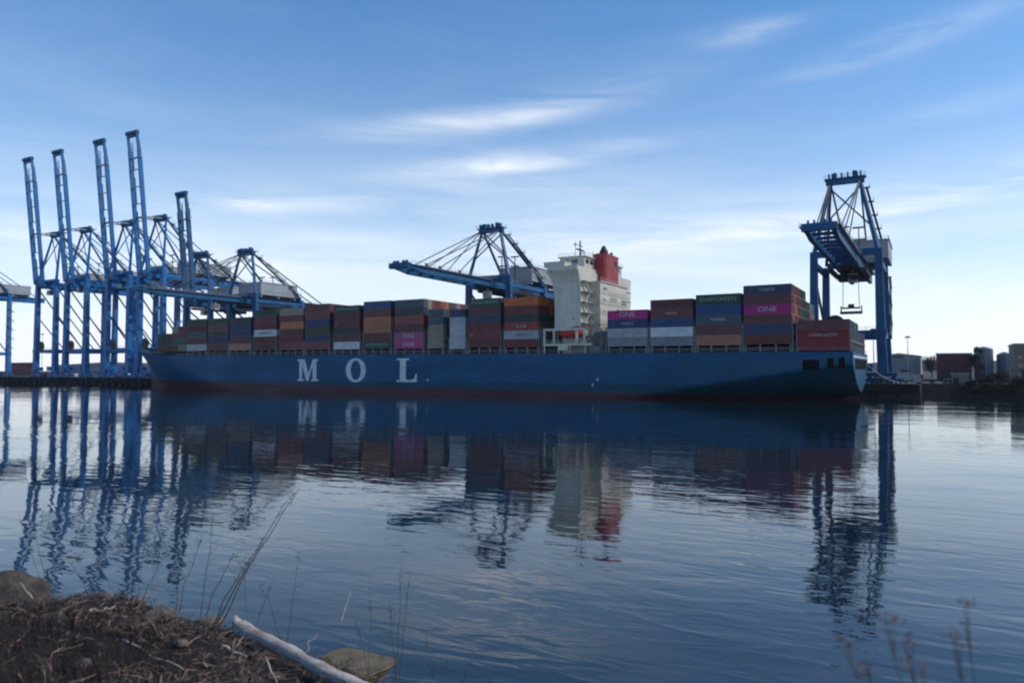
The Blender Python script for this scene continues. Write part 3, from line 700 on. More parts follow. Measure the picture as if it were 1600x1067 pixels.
# bays from the bow aft: start u, size, tier height kind, colours from the top down, rows built, base shift, text on tiers
E='EVERGREEN'
BAYS = [
 (-299.6,'40','s',['dark green','charcoal','rust brown'],5,.0,5.5,'low foremost stack at the bow',{}),
 (-286.4,'20','s',['grey','rust brown','teal','olive'],6,.0,3.2,'first short-box stack by the bow',{}),
 (-279.6,'20','s',['rust brown','maroon','teal','tan'],6,.0,1.2,'second short-box stack by the bow',{}),
 (-272.4,'40','s',['dark green','maroon','teal','maroon','pale grey'],3,.0,0,'first long stack behind short boxes',{}),
 (-259.4,'40','s',['dark green','rust brown','charcoal','navy blue','rust brown'],3,.0,0,'second long stack behind short boxes',{}),
 (-246.4,'40','s',['charcoal','navy blue','navy blue','maroon','faded orange'],3,.0,0,'third long stack behind short boxes',{}),
 (-232.4,'40','s',['dark green','maroon','maroon','white','maroon','maroon'],3,.0,0,'fourth long stack behind short boxes',{3:('HAMBURG SUD','blue')}),
 (-218.2,'40','s',['tan','rust brown','orange','maroon','maroon','dark red'],3,.0,0,'stack above letter M',{}),
 (-205.2,'40','h',['maroon','dark red','navy blue','olive','navy blue','dark red'],5,.0,0,'stack between M and O',{}),
 (-190.8,'40','s',['dark green','maroon','maroon','charcoal','maroon','white'],5,.0,0,'stack left of letter O',{0:(E,'g'),2:('TEX','w')}),
 (-176.8,'40','h',['blue','rust brown','faded orange','faded orange','rust brown','dark green'],5,.0,0,'stack above letter O',{5:(E,'g')}),
 (-162.8,'40','h',['slate blue','charcoal','brick red','maroon','magenta','magenta'],6,.0,0,'stack above letter L',{4:('ONE','w'),5:('ONE','w')}),
 (-148.6,'20','s',['slate blue','slate blue','tan','tan','tan'],3,.0,0,'short tan stack',{}),
 (-139.9,'20','s',['navy blue','pale grey','pale grey','pale grey','pale grey'],3,-.3,0,'narrow white stack',{}),
 (-132.6,'40','s',['dark green','maroon','navy blue','rust brown','dark red','maroon'],5,.2,0,'green-topped stack under middle crane',{0:(E,'g'),4:('TEX','w')}),
 (-119.0,'40','s',['orange','rust brown','charcoal','brick red','pale grey','maroon'],8,.0,0,'stack left of white bridge',{3:('K LINE','w'),4:('MAERSK','blue')}),
 (-83.9,'40','s',['magenta','navy blue','pale grey','grey'],5,.0,0,'stack right of white bridge',{0:('ONE','w'),1:('COSCO','w')}),
 (-70.7,'40','s',['maroon','dark red','blue','white','grey'],5,.0,0,'second right of white bridge',{1:('HAPAG','w')}),
 (-57.6,'40','h',['dark green','blue','slate blue','maroon','faded orange'],6,.0,0,'third right of white bridge',{0:(E,'g'),2:('MAERSK','w')}),
 (-44.7,'40','s',['navy blue','maroon','magenta','maroon','navy blue','rust brown'],13,.2,0,'tallest stack',{0:('COSCO','w'),2:('ONE','w')}),
 (-31.0,'40','s',['maroon','dark red','dark red'],16,-1.6,0,'stern stack',{1:('HAPAG-LLOYD','w')}),
]
ENDCOL = ['rust brown','maroon','orange','brick red','dark red','navy blue','dark green','teal','charcoal','blue','grey','tan','maroon','rust brown','dark green','slate blue']
rnd = random.Random(11)
def bay_top(i):
    u, size, hk, cols, rows, dzb = BAYS[i][:6]; L = 12.19 if size=='40' else 6.06
    return deck_z(max(u,-285)+L/2)+1.95+dzb+len(cols)*HH[hk]
EXTRA = {}                               # rows standing one tier higher than the outer row
inner = MB(); INCOL = ['maroon','rust brown','navy blue','dark green','charcoal','grey','dark red','teal']
for bi, (u, size, hk, cols, rows, dzb, vin, bname, txt) in enumerate(BAYS):
    L = 12.19 if size=='40' else 6.06; H = HH[hk]; nt_ = len(cols)
    base = deck_z(max(u,-285)+L/2)+1.95+dzb
    last = bi == len(BAYS)-1
    nxt = {15: 23.5, 20: -1}.get(bi, bay_top(bi+1) if bi+1 < len(BAYS) else 0)
    for r in range(rows):
        n_t = nt_
        if bi == 19 and r >= 10: n_t = 5
        if last: n_t = 3 if r < 10 else 2
        if bi == 7 and r > 0: n_t = 5
        if r in EXTRA.get(bi, ()): n_t = nt_+1
        
        for k in range(n_t):                          # k counts down from the top
            z = base + (n_t-1-k)*H
            if r > 0 and not (z+H > nxt+.4 or n_t > nt_ and k == 0):
                inner.cur = rnd.randrange(8); v = VN+.35+vin+r*2.53; inner.box(u+.02,u+L-.02,v+.01,v+2.43,z+.01,z+H-.02); continue
            if r == 0: col = cols[k]
            else:
                col = ENDCOL[rnd.randrange(len(ENDCOL))]
                if bi == 15 and k == 0: col = 'orange'
                if bi == 15 and k == 1: col = rnd.choice(['orange','rust brown','brick red'])
                if bi == 19: col = rnd.choice(['maroon','brick red','orange','dark red','rust brown']) if r < 6 else rnd.choice(['dark green','charcoal','teal','maroon'])
                if last: col = rnd.choice(['charcoal','slate blue','dark green','grey','navy blue'])
                if bi == 11 and k == 0: col = rnd.choice(['orange','brick red','tan','rust brown'])
            v = VN+.35+vin+r*2.53
            pos = 'topmost' if k == 0 else ('bottom' if k == n_t-1 else ORD[k+1]+' down')
            if r > 0 and last: pos = ['top','middle','bottom'][k] if n_t == 3 else ['top','bottom'][k]
            lab = (f"{col} container, {pos}, {bname}" if r == 0 else f"{col} container, {pos}, {ORD[r]} behind the outer row, {bname}")
            o = container(u, v, z, col, size, hk, lab, 'containers stacked on the ship')
            if r == 0 and k in txt:
                body, tc_ = txt[k]
                mt = {'g':text_green,'w':text_white,'blue':CM['blue']}[tc_]
                sz = {E:1.5,'ONE':1.9,'COSCO':1.1,'MAERSK':1.1,'K LINE':1.2,'TEX':.7}.get(body,1.0)
                xo = 1.2 if body == 'TEX' else L/2
                put_text(o, body, sz, mt, (xo, -.012, H*.5), 1.25 if body in (E,'ONE') else 1.0)
    for r in range(rows, 17):
        v = VN+.35+vin+r*2.53
        if v+2.5 > VC+HB-.3-vin or (bi == 15 and r < 8): continue
        for k in range(nt_ - (1 if last or bi == 19 else 0)):
            inner.cur = rnd.randrange(8); inner.box(u+.02,u+L-.02,v+.01,v+2.43,base+k*H+.01,base+(k+1)*H-.02)
tag(kind(inner.build('inner_containers', [CM[c] for c in INCOL]), 'stuff'), 'containers filling the inner rows of the ship stacks, mostly hidden', 'containers')
# lashing bridges in the gaps between bays
def lashing(u, w, z0, z1):
    m = MB()
    for y in [VN+.5+i*5.06 for i in range(9)]:
        m.box(u,u+.3,y-.18,y+.18,z0,z1); m.box(u+w-.3,u+w,y-.18,y+.18,z0,z1)
    zz = z0+2.2
    while zz <= z1+.01:
        m.box(u,u+w,VN+.3,VC+HB-.3,zz-.12,zz); m.rail((u+.1,VN+.5,zz),(u+.1,VC+HB-.5,zz),1,5,.06); m.rail((u,VN+.35,zz),(u+w,VN+.35,zz),1,1,.06); zz += 2.62
    for i in range(8):
        y = VN+.5+i*5.06; m.beam((u+.15,y,z0),(u+.15,y+5.06,z0+5),.14)
    m.box(u+w/2-.05,u+w/2+.05,VN+1.5,VC+HB-1.5,z0,min(z1,z0+4.6))
    return m
gaps = [(-260.2,.7,5),(-247.1,.6,5),(-234.1,1.5,7.5),(-220.1,1.7,7.5),(-205.9,.6,5),(-192.9,1.9,7.5),(-178.5,1.6,7.5),(-164.5,1.5,7.5),(-150.4,1.7,7.5),(-142.4,2.3,5),(-133.4,.6,5),(-120.3,1.2,7.5),(-106.7,1.2,7.5),(-86.0,1.8,7.5),(-71.6,.8,7.5),(-58.4,.7,7.5),(-45.3,.55,7.5),(-32.4,1.3,7.5)]
for (u,w,hh) in gaps: lashing(u, w, deck_z(u), deck_z(u)+hh).build('lashing_bridge', lash_m, ship)
for bi,(u,size,hk,cols,rows,dzb,vin,bname,txt) in enumerate(BAYS):    # short pedestals at the ship's side below the boxes
    if vin > 0 or dzb < -1: continue
    L = 12.19 if size=='40' else 6.06; z0 = deck_z(u+L/2)
    m = MB()
    for x in ([.1,3.9,7.9,11.6] if size=='40' else [.1,5.5]): m.box(u+x,u+x+.5,VN+.5,VN+1.2,z0-.1,z0+1.93+dzb)
    m.box(u,u+L,VN+1.2,VN+1.5,z0+.9,z0+1.1); m.build('pedestal', lash_m, ship)
# twist: after gantry at the stern
m = MB()
for y in [VN+1+i*4.1 for i in range(11)]: m.box(-18.75,-18.45,y,y+.35,12.6,18.6)
m.box(-18.8,-18.3,VN+.8,VC+HB-.8,15.2,15.4); m.build('stern_lashing_frame', steel_grey, ship)

# ------------------------------------------------------------------ yard on the left
def pole(x, y, h, label, z=QZ):
    r = empty('light_pole',(x,y,z)); tag(r, label, 'light pole', 'yard light poles')
    m = MB(); m.tube([(0,0,0),(0,0,h)],[.2,.1],8); m.build('pole', steel_grey, r)
    m = MB(); m.cyl((0,0,h-.3),.8,.2,12); 
    for k in range(6): a=k*math.pi/3; m.box(0.8*math.cos(a)-.25,0.8*math.cos(a)+.25,0.8*math.sin(a)-.25,0.8*math.sin(a)+.25,h-.7,h-.3)
    m.build('lamp_head', steel_dark, r)

pole(-555, 300, 30.5, 'tall light pole left of the farthest raised crane')
pole(-19.5, 300, 19.5, 'slim light pole just left of the stern crane right-hand legs')
pole(-10, 350, 18.5, 'slim light pole above the pale warehouse')
pole(-480, 330, 24, 'light pole seen between the legs of the tall cranes')
k = 0
for ci in range(3):
    for t in range(4):
        cname = ['farthest left','middle','right'][ci]
        container(-657+ci*12.6, 330, QZ+.01+t*2.62, ['dark red','maroon','dark red'][(ci+t)%3], '40', 's',
                  f"{['dark red','maroon','dark red'][(ci+t)%3]} container, {['bottom','second','third','topmost'][t]}, {cname} column, quay stack by the edge crane", 'containers stacked on the quay')
for (i,(u,v,c)) in enumerate([(-600,290,'teal'),(-560,300,'rust brown'),(-520,296,'pale grey'),(-445,305,'navy blue'),(-410,300,'maroon')]):
    container(u, v, QZ+.01, c, '40', 's', f"single {c} container on the quay behind the tall crane legs", 'containers on the quay')
def building(name, x0, x1, y0, y1, h, m, label, cat, roof=1.5, roofmat=None, wins=0, band=None):
    r = empty(name, (x0,y0,QZ)); tag(r, label, cat); W=x1-x0; D=y1-y0
    w = MB(); w.prism([(0,0),(W,0),(W,h),(W/2,h+roof),(0,h)], 'y', 0, D) if roof>0 else w.box(0,W,0,D,0,h)
    wo_ = w.build('wall', m, r)
    w = MB()
    if roof>0:
        w.beam((-.4,D/2,h-.1),(W/2,D/2,h+roof+.12),D+.8,.18); w.beam((W+.4,D/2,h-.1),(W/2,D/2,h+roof+.12),D+.8,.18)
    else: w.box(-.3,W+.3,-.3,D+.3,h,h+.5)
    w.build('roof', roofmat or steel_grey, r)
    w = MB(); w.box(W*.1,W*.1+min(4,W*.3),-.06,-.003,0,min(4.5,h*.6)); w.build('door', steel_dark, r)
    if W > 9: w = MB(); w.box(W*.55,W*.55+min(4,W*.3),-.06,-.003,0,min(4.5,h*.6)); w.build('door', steel_dark, r)
    if wins:
        n=int(W/3.2)
        for j in range(wins):
            for i in range(n):
                w=MB(); w.box(1+i*3.2,2.6+i*3.2,-.05,-.003,h*.62+j*-3,h*.62+1.3+j*-3); w.build('window', glass_m, r)
    if band:
        w=MB(); w.box(W*.08,W*.6,-.05,-.002,h-.9,h-.1); w.build('sign_band', band, r)
    return r
clad = mat('pale_cladding', (.30,.29,.28), .6, var=.15, vscale=.05, streak=.2); redclad = mat('red_cladding', (.13,.025,.03), .6, var=.3, vscale=.08, streak=.2)
beige = mat('beige_render', (.24,.19,.16), .8, var=.2, vscale=.1, streak=.3); bluegrey = mat('tank_paint', (.10,.13,.17), .5, var=.25, vscale=.08, streak=.35)
brickm = mat('chimney_brick', (.12,.09,.08), .8, var=.3, vscale=.3)
building('warehouse', -655,-505,362,400,8.5,clad,'long pale grey warehouse far behind the tall crane legs','warehouse',2.0,wins=0)
building('warehouse', -25.5,-6.5,420,470,11.5,clad,'pale grey warehouse with a dark band right of the stern crane','warehouse',1.2,wins=0,band=redclad)
building('shed', .3,14.2,400,425,11.8,redclad,'dark red flat-roofed building right of the pale warehouse','building',0)
building('office_building', 24.5,44,322,345,13.5,beige,'beige building cut off by the right edge','building',0,wins=3)
building('warehouse', 46,120,360,400,9,clad,'long grey warehouse beyond the beige building','warehouse',1.5)
building('site_hut', -18,-12.5,283,288,3.0,clad,'small white hut on the quay near the stern crane','hut',.5)
building('site_hut', 4.4,9.0,279,283,3.0,beige,'small tan hut behind the rocky bank below the red building','hut',0)
for i,(x,r_,h,lb) in enumerate([(20.0,4.0,14.5,'left blue-grey storage tank behind the bank'),(28.4,3.2,11.8,'right lower blue-grey storage tank behind the bank')]):
    t = empty('storage_tank',(x,425,QZ)); tag(t, lb, 'tank', 'storage tanks')
    m=MB(); m.cyl((0,0,0),r_,h,32); m.cyl((0,0,h),r_,1.2,32,r1=.5); m.build('tank_shell', bluegrey, t)
    m=MB(); m.rail((-r_*.7,-r_*.7,h),(r_*.7,-r_*.7,h),1,1,.08); m.beam((r_*.2,-r_-.3,0),(r_*.2,-r_-.3,h),.5,.1)
    for z in range(1,int(h)): m.box(r_*.2-.3,r_*.2+.3,-r_-.35,-r_-.25,z,z+.08)
    m.build('ladder', steel_grey, t)
t=empty('chimney',(57.0,560,QZ)); tag(t,'slim dark industrial chimney rising above the far hill','chimney')
m=MB(); m.cyl((0,0,0),1.5,21,20,r1=1.15); m.build('shaft', brickm, t); m=MB(); m.cyl((0,0,20.2),1.4,.5,20); m.cyl((0,0,15),1.5,.3,20); m.build('collar', steel_dark, t)

def vehicle(loc, rz, col, label, kindv):
    r=empty('parked_truck' if kindv!='car' else 'parked_car', loc, rz); tag(r,label,'truck' if kindv!='car' else 'car')
    pm=CM[col]
    if kindv=='car':
        m=MB(); m.prism([(-2.2,.35),(2.2,.35),(2.25,.8),(1.3,.95),(.7,1.45),(-1.0,1.48),(-1.7,.98),(-2.25,.9)],'y',-.85,.85); m.build('body',pm,r)
        m=MB(); m.prism([(.62,1.38),(1.12,.98),(-1.45,1.0),(-.95,1.4)],'y',-.87,.87); m.build('window',glass_m,r); wx=(-1.35,1.35); R_=.33; T=.85
        m=MB(); m.box(2.2,2.27,-.75,-.45,.6,.75); m.build('headlight',text_white,r); m=MB(); m.box(2.2,2.27,.45,.75,.6,.75); m.build('headlight',text_white,r)
    else:
        m=MB(); m.prism([(2.2,.6),(4.3,.6),(4.35,1.7),(3.9,2.9),(2.2,3.0)],'y',-1.15,1.15); m.build('cab',pm,r)
        m=MB(); m.prism([(3.2,1.8),(4.2,1.8),(3.92,2.6),(3.2,2.6)],'y',-1.17,1.17); m.build('window',glass_m,r)
        m=MB(); m.box(-6.5,2.6,-.5,.5,.75,1.05); m.build('chassis',steel_dark,r)
        if kindv=='box': m=MB(); m.box(-6.6,1.9,-1.22,1.22,1.1,3.7); m.build('cargo_box',CM['pale grey'],r)
        else: m=MB(); m.box(-6.6,1.9,-1.22,1.22,1.05,1.35); m.build('flatbed',steel_dark,r)
        wx=(-5.6,-4.3,-.3,3.3); R_=.5; T=1.15
    for x in wx:
        for y in (-T,T-.25):
            m=MB(); m.cyl((x,y,R_),R_,.25,16,'y'); w_=m.build('wheel',rubber,r); m=MB(); m.cyl((x,y-.012,R_),R_*.5,.274,10,'y'); m.build('rim',steel_grey,w_)
    return r
vehicle((-8.5,276,QZ),R(4),'white','white box truck parked on the quay right of the stern crane','box')
vehicle((-1.5,286,QZ),R(178),'dark red','dark red flatbed truck parked below the pale warehouse','flat')
vehicle((10.5,275,QZ),R(10),'navy blue','navy car parked behind the rocky bank','car')
vehicle((3.5,291,QZ),R(3),'white','white car parked in front of the dark red building','car')
vehicle((-590,270,QZ),R(3),'white','white box truck parked on the far left of the quay','box')
vehicle((-505,272,QZ),R(180),'orange','orange flatbed truck between the tall crane legs','flat')
vehicle((-420,275,QZ),R(0),'pale grey','pale box truck between the right-hand tall crane legs','box')

# rocky bank right of the quay
bank_m = mat('bank_rock', (.016,.014,.012), .95, spec=.1, var=.6, vscale=.8, bump=.6, bscale=3, col2=(.006,.006,.006))
m=MB(); NX,NY=300,16; idx={}
for i in range(NX+1):
    for j in range(NY+1):
        x=-4.6+i*.75; s_=j/NY; y=257+s_*13; z=-1.5+min(1,s_*1.35)*5.4
        n_=noise.noise(Vector((x*.35,y*.35,0)))*1.3+noise.noise(Vector((x*1.1,y*1.1,4)))*.7
        y+=n_*.9; z=z+n_*.45 if z<QZ-.3 else QZ+.15+n_*.35
        idx[(i,j)]=len(m.v); m.v.append((x,y,z))
for i in range(NX):
    for j in range(NY): m.f.append((idx[i,j],idx[i+1,j],idx[i+1,j+1],idx[i,j+1])); m.mi.append(0)
kind(m.build('bank', bank_m), 'structure')

leaf_m = mat('dark_leaves', (.011,.014,.008), .8, spec=.15, var=.5, vscale=1.5); bark_m = mat('bark', (.05,.04,.03), .9, var=.4, vscale=4)
def shrub(name, loc, w, h, label, cat, trunk=0.0, n=900, group=None):
    r=empty(name, loc); tag(r,label,cat,group); m=MB(); rd=random.Random(hash(label)%1000 if False else int(loc[0]*7)+int(h*13))
    blobs=[(rd.uniform(-w,w)*.62, rd.uniform(-w,w)*.55, trunk+rd.uniform(.15,.85)*(h-trunk), rd.uniform(.25,.5)*min(w,(h-trunk)*.6)) for _ in range(14)]
    for _ in range(int(n*1.6)):
        bx,by,bz,br_=blobs[rd.randrange(14)]; d=Vector((rd.gauss(0,1),rd.gauss(0,1),rd.gauss(0,1))).normalized()*br_*rd.uniform(.6,1.15)
        c=Vector((bx,by,bz))+d
        if c.z<.05: c.z=.05
        a=Vector((rd.gauss(0,1),rd.gauss(0,1),rd.gauss(0,1))).normalized(); b=a.orthogonal().normalized(); s_=rd.uniform(.10,.24)*(h/3)**.4
        m.face([c-a*s_,c+b*s_*.5,c+a*s_,c-b*s_*.5])
    m.build('crown',leaf_m,r)
    m=MB()
    for k in range(5 if trunk==0 else 1):
        m.tube([(0,0,-.3),(rd.uniform(-.2,.2)*w,rd.uniform(-.2,.2)*w,h*.4),(blobs[k][0]*.8,blobs[k][1]*.8,blobs[k][2])],[.05*h*.5,.035*h*.5,.01*h],6)
    if trunk>0:
        for k in range(1,6): m.tube([(0,0,trunk*.8),(blobs[k][0],blobs[k][1],blobs[k][2])],[.04*h*.4,.01],5)
    m.build('trunk',bark_m,r); return r
for (x,y,w,h,lb) in [(9,264,2.0,2.2,'low dark bush on the rocky bank, leftmost of its row'),(12.6,263,2.4,3.6,'dark round bush on the bank below the storage tanks'),
                     (16.2,264,2.8,5.0,'tallest dark bush on the bank'),(19.6,263.5,2.6,3.9,'dark bush between the tallest one and the beige building'),(22.8,263,2.6,2.8,'low spreading bush in front of the beige building'),
                     (27,264,3.2,4.2,'dark bush at the right edge of the picture'),(33,268,3,3,'dark bush past the beige building')]:
    shrub('bush',(x,y,QZ-.9),w,h,lb,'bush',group='bushes along the rocky bank')
for (x,y,w,h,lb) in [(16.0,395,3.0,15.5,'dark narrow tree beside the red building'),(-2.2,480,5,12.5,'distant tree between the warehouse and the red building'),(40,520,7,12.5,'distant tree right of the storage tanks'),(50,600,9,14,'distant tree beside the chimney')]:
    shrub('tree',(x,y,QZ),w,h,lb,'tree',trunk=h*.25,n=1400,group='trees behind the yard')

# far wooded hill
hill_m = mat('wooded_hill', (.016,.022,.022), .95, spec=.1, var=.5, vscale=.02, col2=(.045,.045,.05))
m=MB(); idx={}; NX,NY=160,14
for i in range(NX+1):
    for j in range(NY+1):
        x=-900+i*15; y=2300+j*60; rid=math.sin(min(1,j/(NY*.7))*math.pi/2)
        e=max(0,min(1,(x+700)/500)); hgt=(30+9*math.sin(x*.006+1)+12*noise.noise(Vector((x*.004,1,2)))+3.5*noise.noise(Vector((x*.03,y*.03,0)))+1.8*noise.noise(Vector((x*.15,y*.1,0))))*rid*e
        idx[i,j]=len(m.v); m.v.append((x,y,QZ-1+max(0,hgt)))
for i in range(NX):
    for j in range(NY): m.f.append((idx[i,j],idx[i+1,j],idx[i+1,j+1],idx[i,j+1])); m.mi.append(0)
kind(m.build('hill', hill_m), 'structure')

# ------------------------------------------------------------------ near shore
CREST=[(-30,13.5,4.7),(-9.5,13.5,3.95),(-6.6,13.0,4.05),(-4.4,12.3,3.78),(-3.3,12.1,3.45),(-2,12.0,3.0),(-1,11.6,2.55),(-.4,11.3,2.2),(1,10.5,1.6),(4,9.5,1.1),(30,9,1.0)]
def crest(X):
    for a,b in zip(CREST,CREST[1:]):
        if X<=b[0]: t=max(0,(X-a[0])/(b[0]-a[0])); return lerp(a[1],b[1],t),lerp(a[2],b[2],t)
    return CREST[-1][1:]
def gz(X,Y):
    Yc,zc=crest(X); t=max(0,min(1,(X+4)/5)); s_=lerp(.16,.46,t)
    z=min(6.35, zc+(Yc-Y)*s_) if Y<Yc else zc-(Y-Yc)*.62
    nz_=noise.noise(Vector((X*.8,Y*.8,0)))*.20+noise.noise(Vector((X*2.6,Y*2.6,3)))*.09+noise.noise(Vector((X*7,Y*7,7)))*.022
    return max(-1.3,z+nz_*(1 if X<.5 else .6))
shore_m = mat('shore_soil', (.028,.019,.016), .95, var=.6, vscale=2.5, bump=.8, bscale=14, col2=(.018,.013,.011))
m=MB(); idx={}; NX,NY=330,190
for i in range(NX+1):
    X=-16+i*.075 if i<=250 else 2.75+(i-250)*.35
    for j in range(NY+1):
        Y=-4+j*.12
        idx[i,j]=len(m.v); p=cw(X,Y,gz(X,Y)); m.v.append(tuple(p))
for i in range(NX):
    for j in range(NY): m.f.append((idx[i,j],idx[i+1,j],idx[i+1,j+1],idx[i,j+1])); m.mi.append(0)
kind(m.build('shore', shore_m, smooth=True), 'structure')
grass_m = mat('dry_grass', (.042,.025,.019), .85, var=.65, vscale=1.2, col2=(.014,.010,.008)); litter_m = mat('dry_litter', (.34,.225,.165), .85, var=.7, vscale=4, col2=(.030,.017,.013))
rd=random.Random(5)
m=MB()
for _ in range(44000):
    X=rd.uniform(-14,3.5); Y=rd.uniform(5.0,13.6)
    if X/Y < -1.3: continue
    Yc,zc=crest(X)
    if Y>Yc+.15: continue
    dens=.25+.9*(noise.noise(Vector((X*.7,Y*.7,9)))+.35)+(.5 if X<-4.5-(13-Y)*.0 and Y<11 else 0)
    if rd.random()>dens: continue
    h=rd.uniform(.08,.30)*(1.15 if X<-4.2 and Y<11 else .5); a=rd.uniform(0,6.28); l=rd.uniform(.1,.9)*h
    p=cw(X,Y,gz(X,Y)-.01); d=Vector((math.cos(a),math.sin(a),0)); w_=rd.uniform(.0025,.006); s_=Vector((-d.y,d.x,0))*w_
    q=p+d*l*.4+Vector((0,0,h*.6)); t_=p+d*l+Vector((0,0,h))
    m.face([p-s_,p+s_,q+s_*.8,q-s_*.8]); m.face([q-s_*.8,q+s_*.8,t_])
tag(kind(m.build('dry_grass',grass_m),'stuff'),'matted dark brown dry grass covering the near bank','grass')
m=MB()
for _ in range(8500):
    X=rd.uniform(-14,3.5); Y=rd.uniform(5.5,13.4)
    if X/Y < -1.3: continue
    Yc,zc=crest(X)
    if Y>Yc+.1: continue
    if X<-4.6 and Y<10.5 and rd.random()<.85: continue
    L_=rd.uniform(.05,.42)*rd.uniform(.5,1); a=rd.uniform(0,6.28); z=gz(X,Y)+rd.uniform(0,.07)
    p=cw(X,Y,z); d=Vector((math.cos(a),math.sin(a),rd.uniform(-.15,.45)))*L_; k=Vector((rd.uniform(-.2,.2),rd.uniform(-.2,.2),rd.uniform(0,.2)))*L_
    r_=rd.uniform(.003,.008)*(1 if rd.random()<.93 else 2.2); k*=1.8; m.tube([p,p+d*.35+k,p+d*.7+k*.3,p+d],[r_,r_*.9,r_*.7,r_*.4],4)
for _ in range(170):                                  # tangled dead branches
    X=rd.uniform(-9.5,-.8); Y=rd.uniform(7,12.9)
    if X/Y < -.76 or Y>crest(X)[0]: continue
    p=cw(X,Y,gz(X,Y)+.01); a=rd.uniform(0,6.28); L_=rd.uniform(.3,.9); pts_=[p]; d=Vector((math.cos(a),math.sin(a),rd.uniform(0,.5)))
    for i in range(6):
        d=(d+Vector((rd.gauss(0,.35),rd.gauss(0,.35),rd.gauss(-.08,.25)))).normalized(); pts_.append(pts_[-1]+d*L_/6)
    r_=rd.uniform(.006,.014); m.tube(pts_,[r_*(1-.11*i) for i in range(7)],5)
    for i in (2,3,4): e=Vector((rd.gauss(0,1),rd.gauss(0,1),abs(rd.gauss(0,1)))).normalized()*L_*.25; m.tube([pts_[i],pts_[i]+e*.5,pts_[i]+e],[r_*.5,r_*.35,r_*.15],4)
tw=m; m=MB()
for _ in range(900):                                  # loose angular stones
    X=rd.uniform(-13,3); Y=crest(X)[0]+.3-abs(rd.gauss(0,2.0)); sz=rd.uniform(.015,.055)*(1.8 if rd.random()<.06 else 1)
    if Y<5: continue
    c=cw(X,Y,gz(X,Y)+sz*.3); vs_=[c+Vector((rd.uniform(-1,1),rd.uniform(-1,1),rd.uniform(-.7,.7))).normalized()*sz for _k in range(6)]
    ax=[Vector((1,0,0)),Vector((0,1,0)),Vector((-1,0,0)),Vector((0,-1,0)),Vector((0,0,.7)),Vector((0,0,-.7))]; vs_=[c+(ax[i]*sz+(vs_[i]-c)*.45) for i in range(6)]
    n0=len(m.v); m.v+=[tuple(q) for q in vs_]
    for a_,b_ in ((0,1),(1,2),(2,3),(3,0)): m.f.append((n0+a_,n0+b_,n0+4)); m.f.append((n0+b_,n0+a_,n0+5)); m.mi+= [0,0]
tag(kind(m.build('pebbles',mat('loose_stone',(.17,.14,.11),.9,var=.7,vscale=2,bump=.5,col2=(.05,.04,.035))),'stuff'),'loose angular stones scattered along the near bank edge','pebbles')
m=tw
tag(kind(m.build('twig_litter',litter_m),'stuff'),'pale broken twigs and straw strewn over the near bank','litter')

wood_m = mat('bleached_wood', (.90,.74,.62), .8, var=.45, vscale=2.2, stretch=(1,3,3), bump=.7, bscale=14, col2=(.36,.25,.19)); 
rockm = mat('shore_rock', (.20,.165,.12), .9, var=.5, vscale=2.5, bump=.7, bscale=9, col2=(.09,.075,.06)); rockd = mat('dark_rock', (.13,.10,.07), .9, var=.6, vscale=4, bump=.9, bscale=11, col2=(.03,.022,.018))
slabm = mat('slab_rock', (.19,.145,.085), .85, var=.35, vscale=2, bump=.4, bscale=10)
def pxat(x,y,Y):
    X=(x-800)/FPX*Y; return X, 8-(y-578)/FPX*Y
def rock(X,Y,z,sx,sy,sz,mt,label,rz=0,seed=0,flat=0):
    import bmesh
    bm=bmesh.new(); bmesh.ops.create_icosphere(bm,subdivisions=4,radius=1)
    for v in bm.verts:
        n_=v.co.normalized(); d=1+.22*noise.noise(n_*1.3+Vector((seed,0,0)))+.15*noise.noise(n_*4+Vector((0,seed,0)))+.06*noise.noise(n_*11)
        for pl in [Vector((math.sin(seed*3.1+k*2.1),math.cos(seed*2.3+k*1.7),math.sin(k*1.3+seed))).normalized() for k in range(11)]:
            dd=n_.dot(pl)*d
            if dd>.66: d*=.66/dd
        v.co=n_*d
        if flat and v.co.z>.3: v.co.z=.3+(v.co.z-.3)*.12
        v.co=Vector((v.co.x*sx,v.co.y*sy,v.co.z*sz))
    me=bpy.data.meshes.new('rock'); bm.to_mesh(me); bm.free(); me.materials.append(mt)
    o=bpy.data.objects.new('rock',me); C.objects.link(o); o.location=cw(X,Y,z); o.rotation_euler=(0,0,TH+rz); tag(o,label,'rock'); return o
rock(-8.35,12.5,4.22,.80,.65,.52,rockd,'large brown rock at the left edge of the near bank',seed=1)
rock(-7.75,12.2,4.2,.28,.3,.22,rockd,'smaller dark rock leaning on the right of the large one',seed=2)
rock(-8.15,11.7,4.22,.2,.2,.12,rockm,'pale small stone in front of the large brown rock',seed=8)
X,z=pxat(258,952,12.4); rock(X,12.4,z-.06,.30,.26,.20,rockm,'tan rounded rock on the bank left of the driftwood log',seed=3)
X,z=pxat(330,962,12.3); rock(X,12.3,z-.05,.26,.2,.10,rockm,'low tan rock touching the far end of the driftwood log',seed=4)
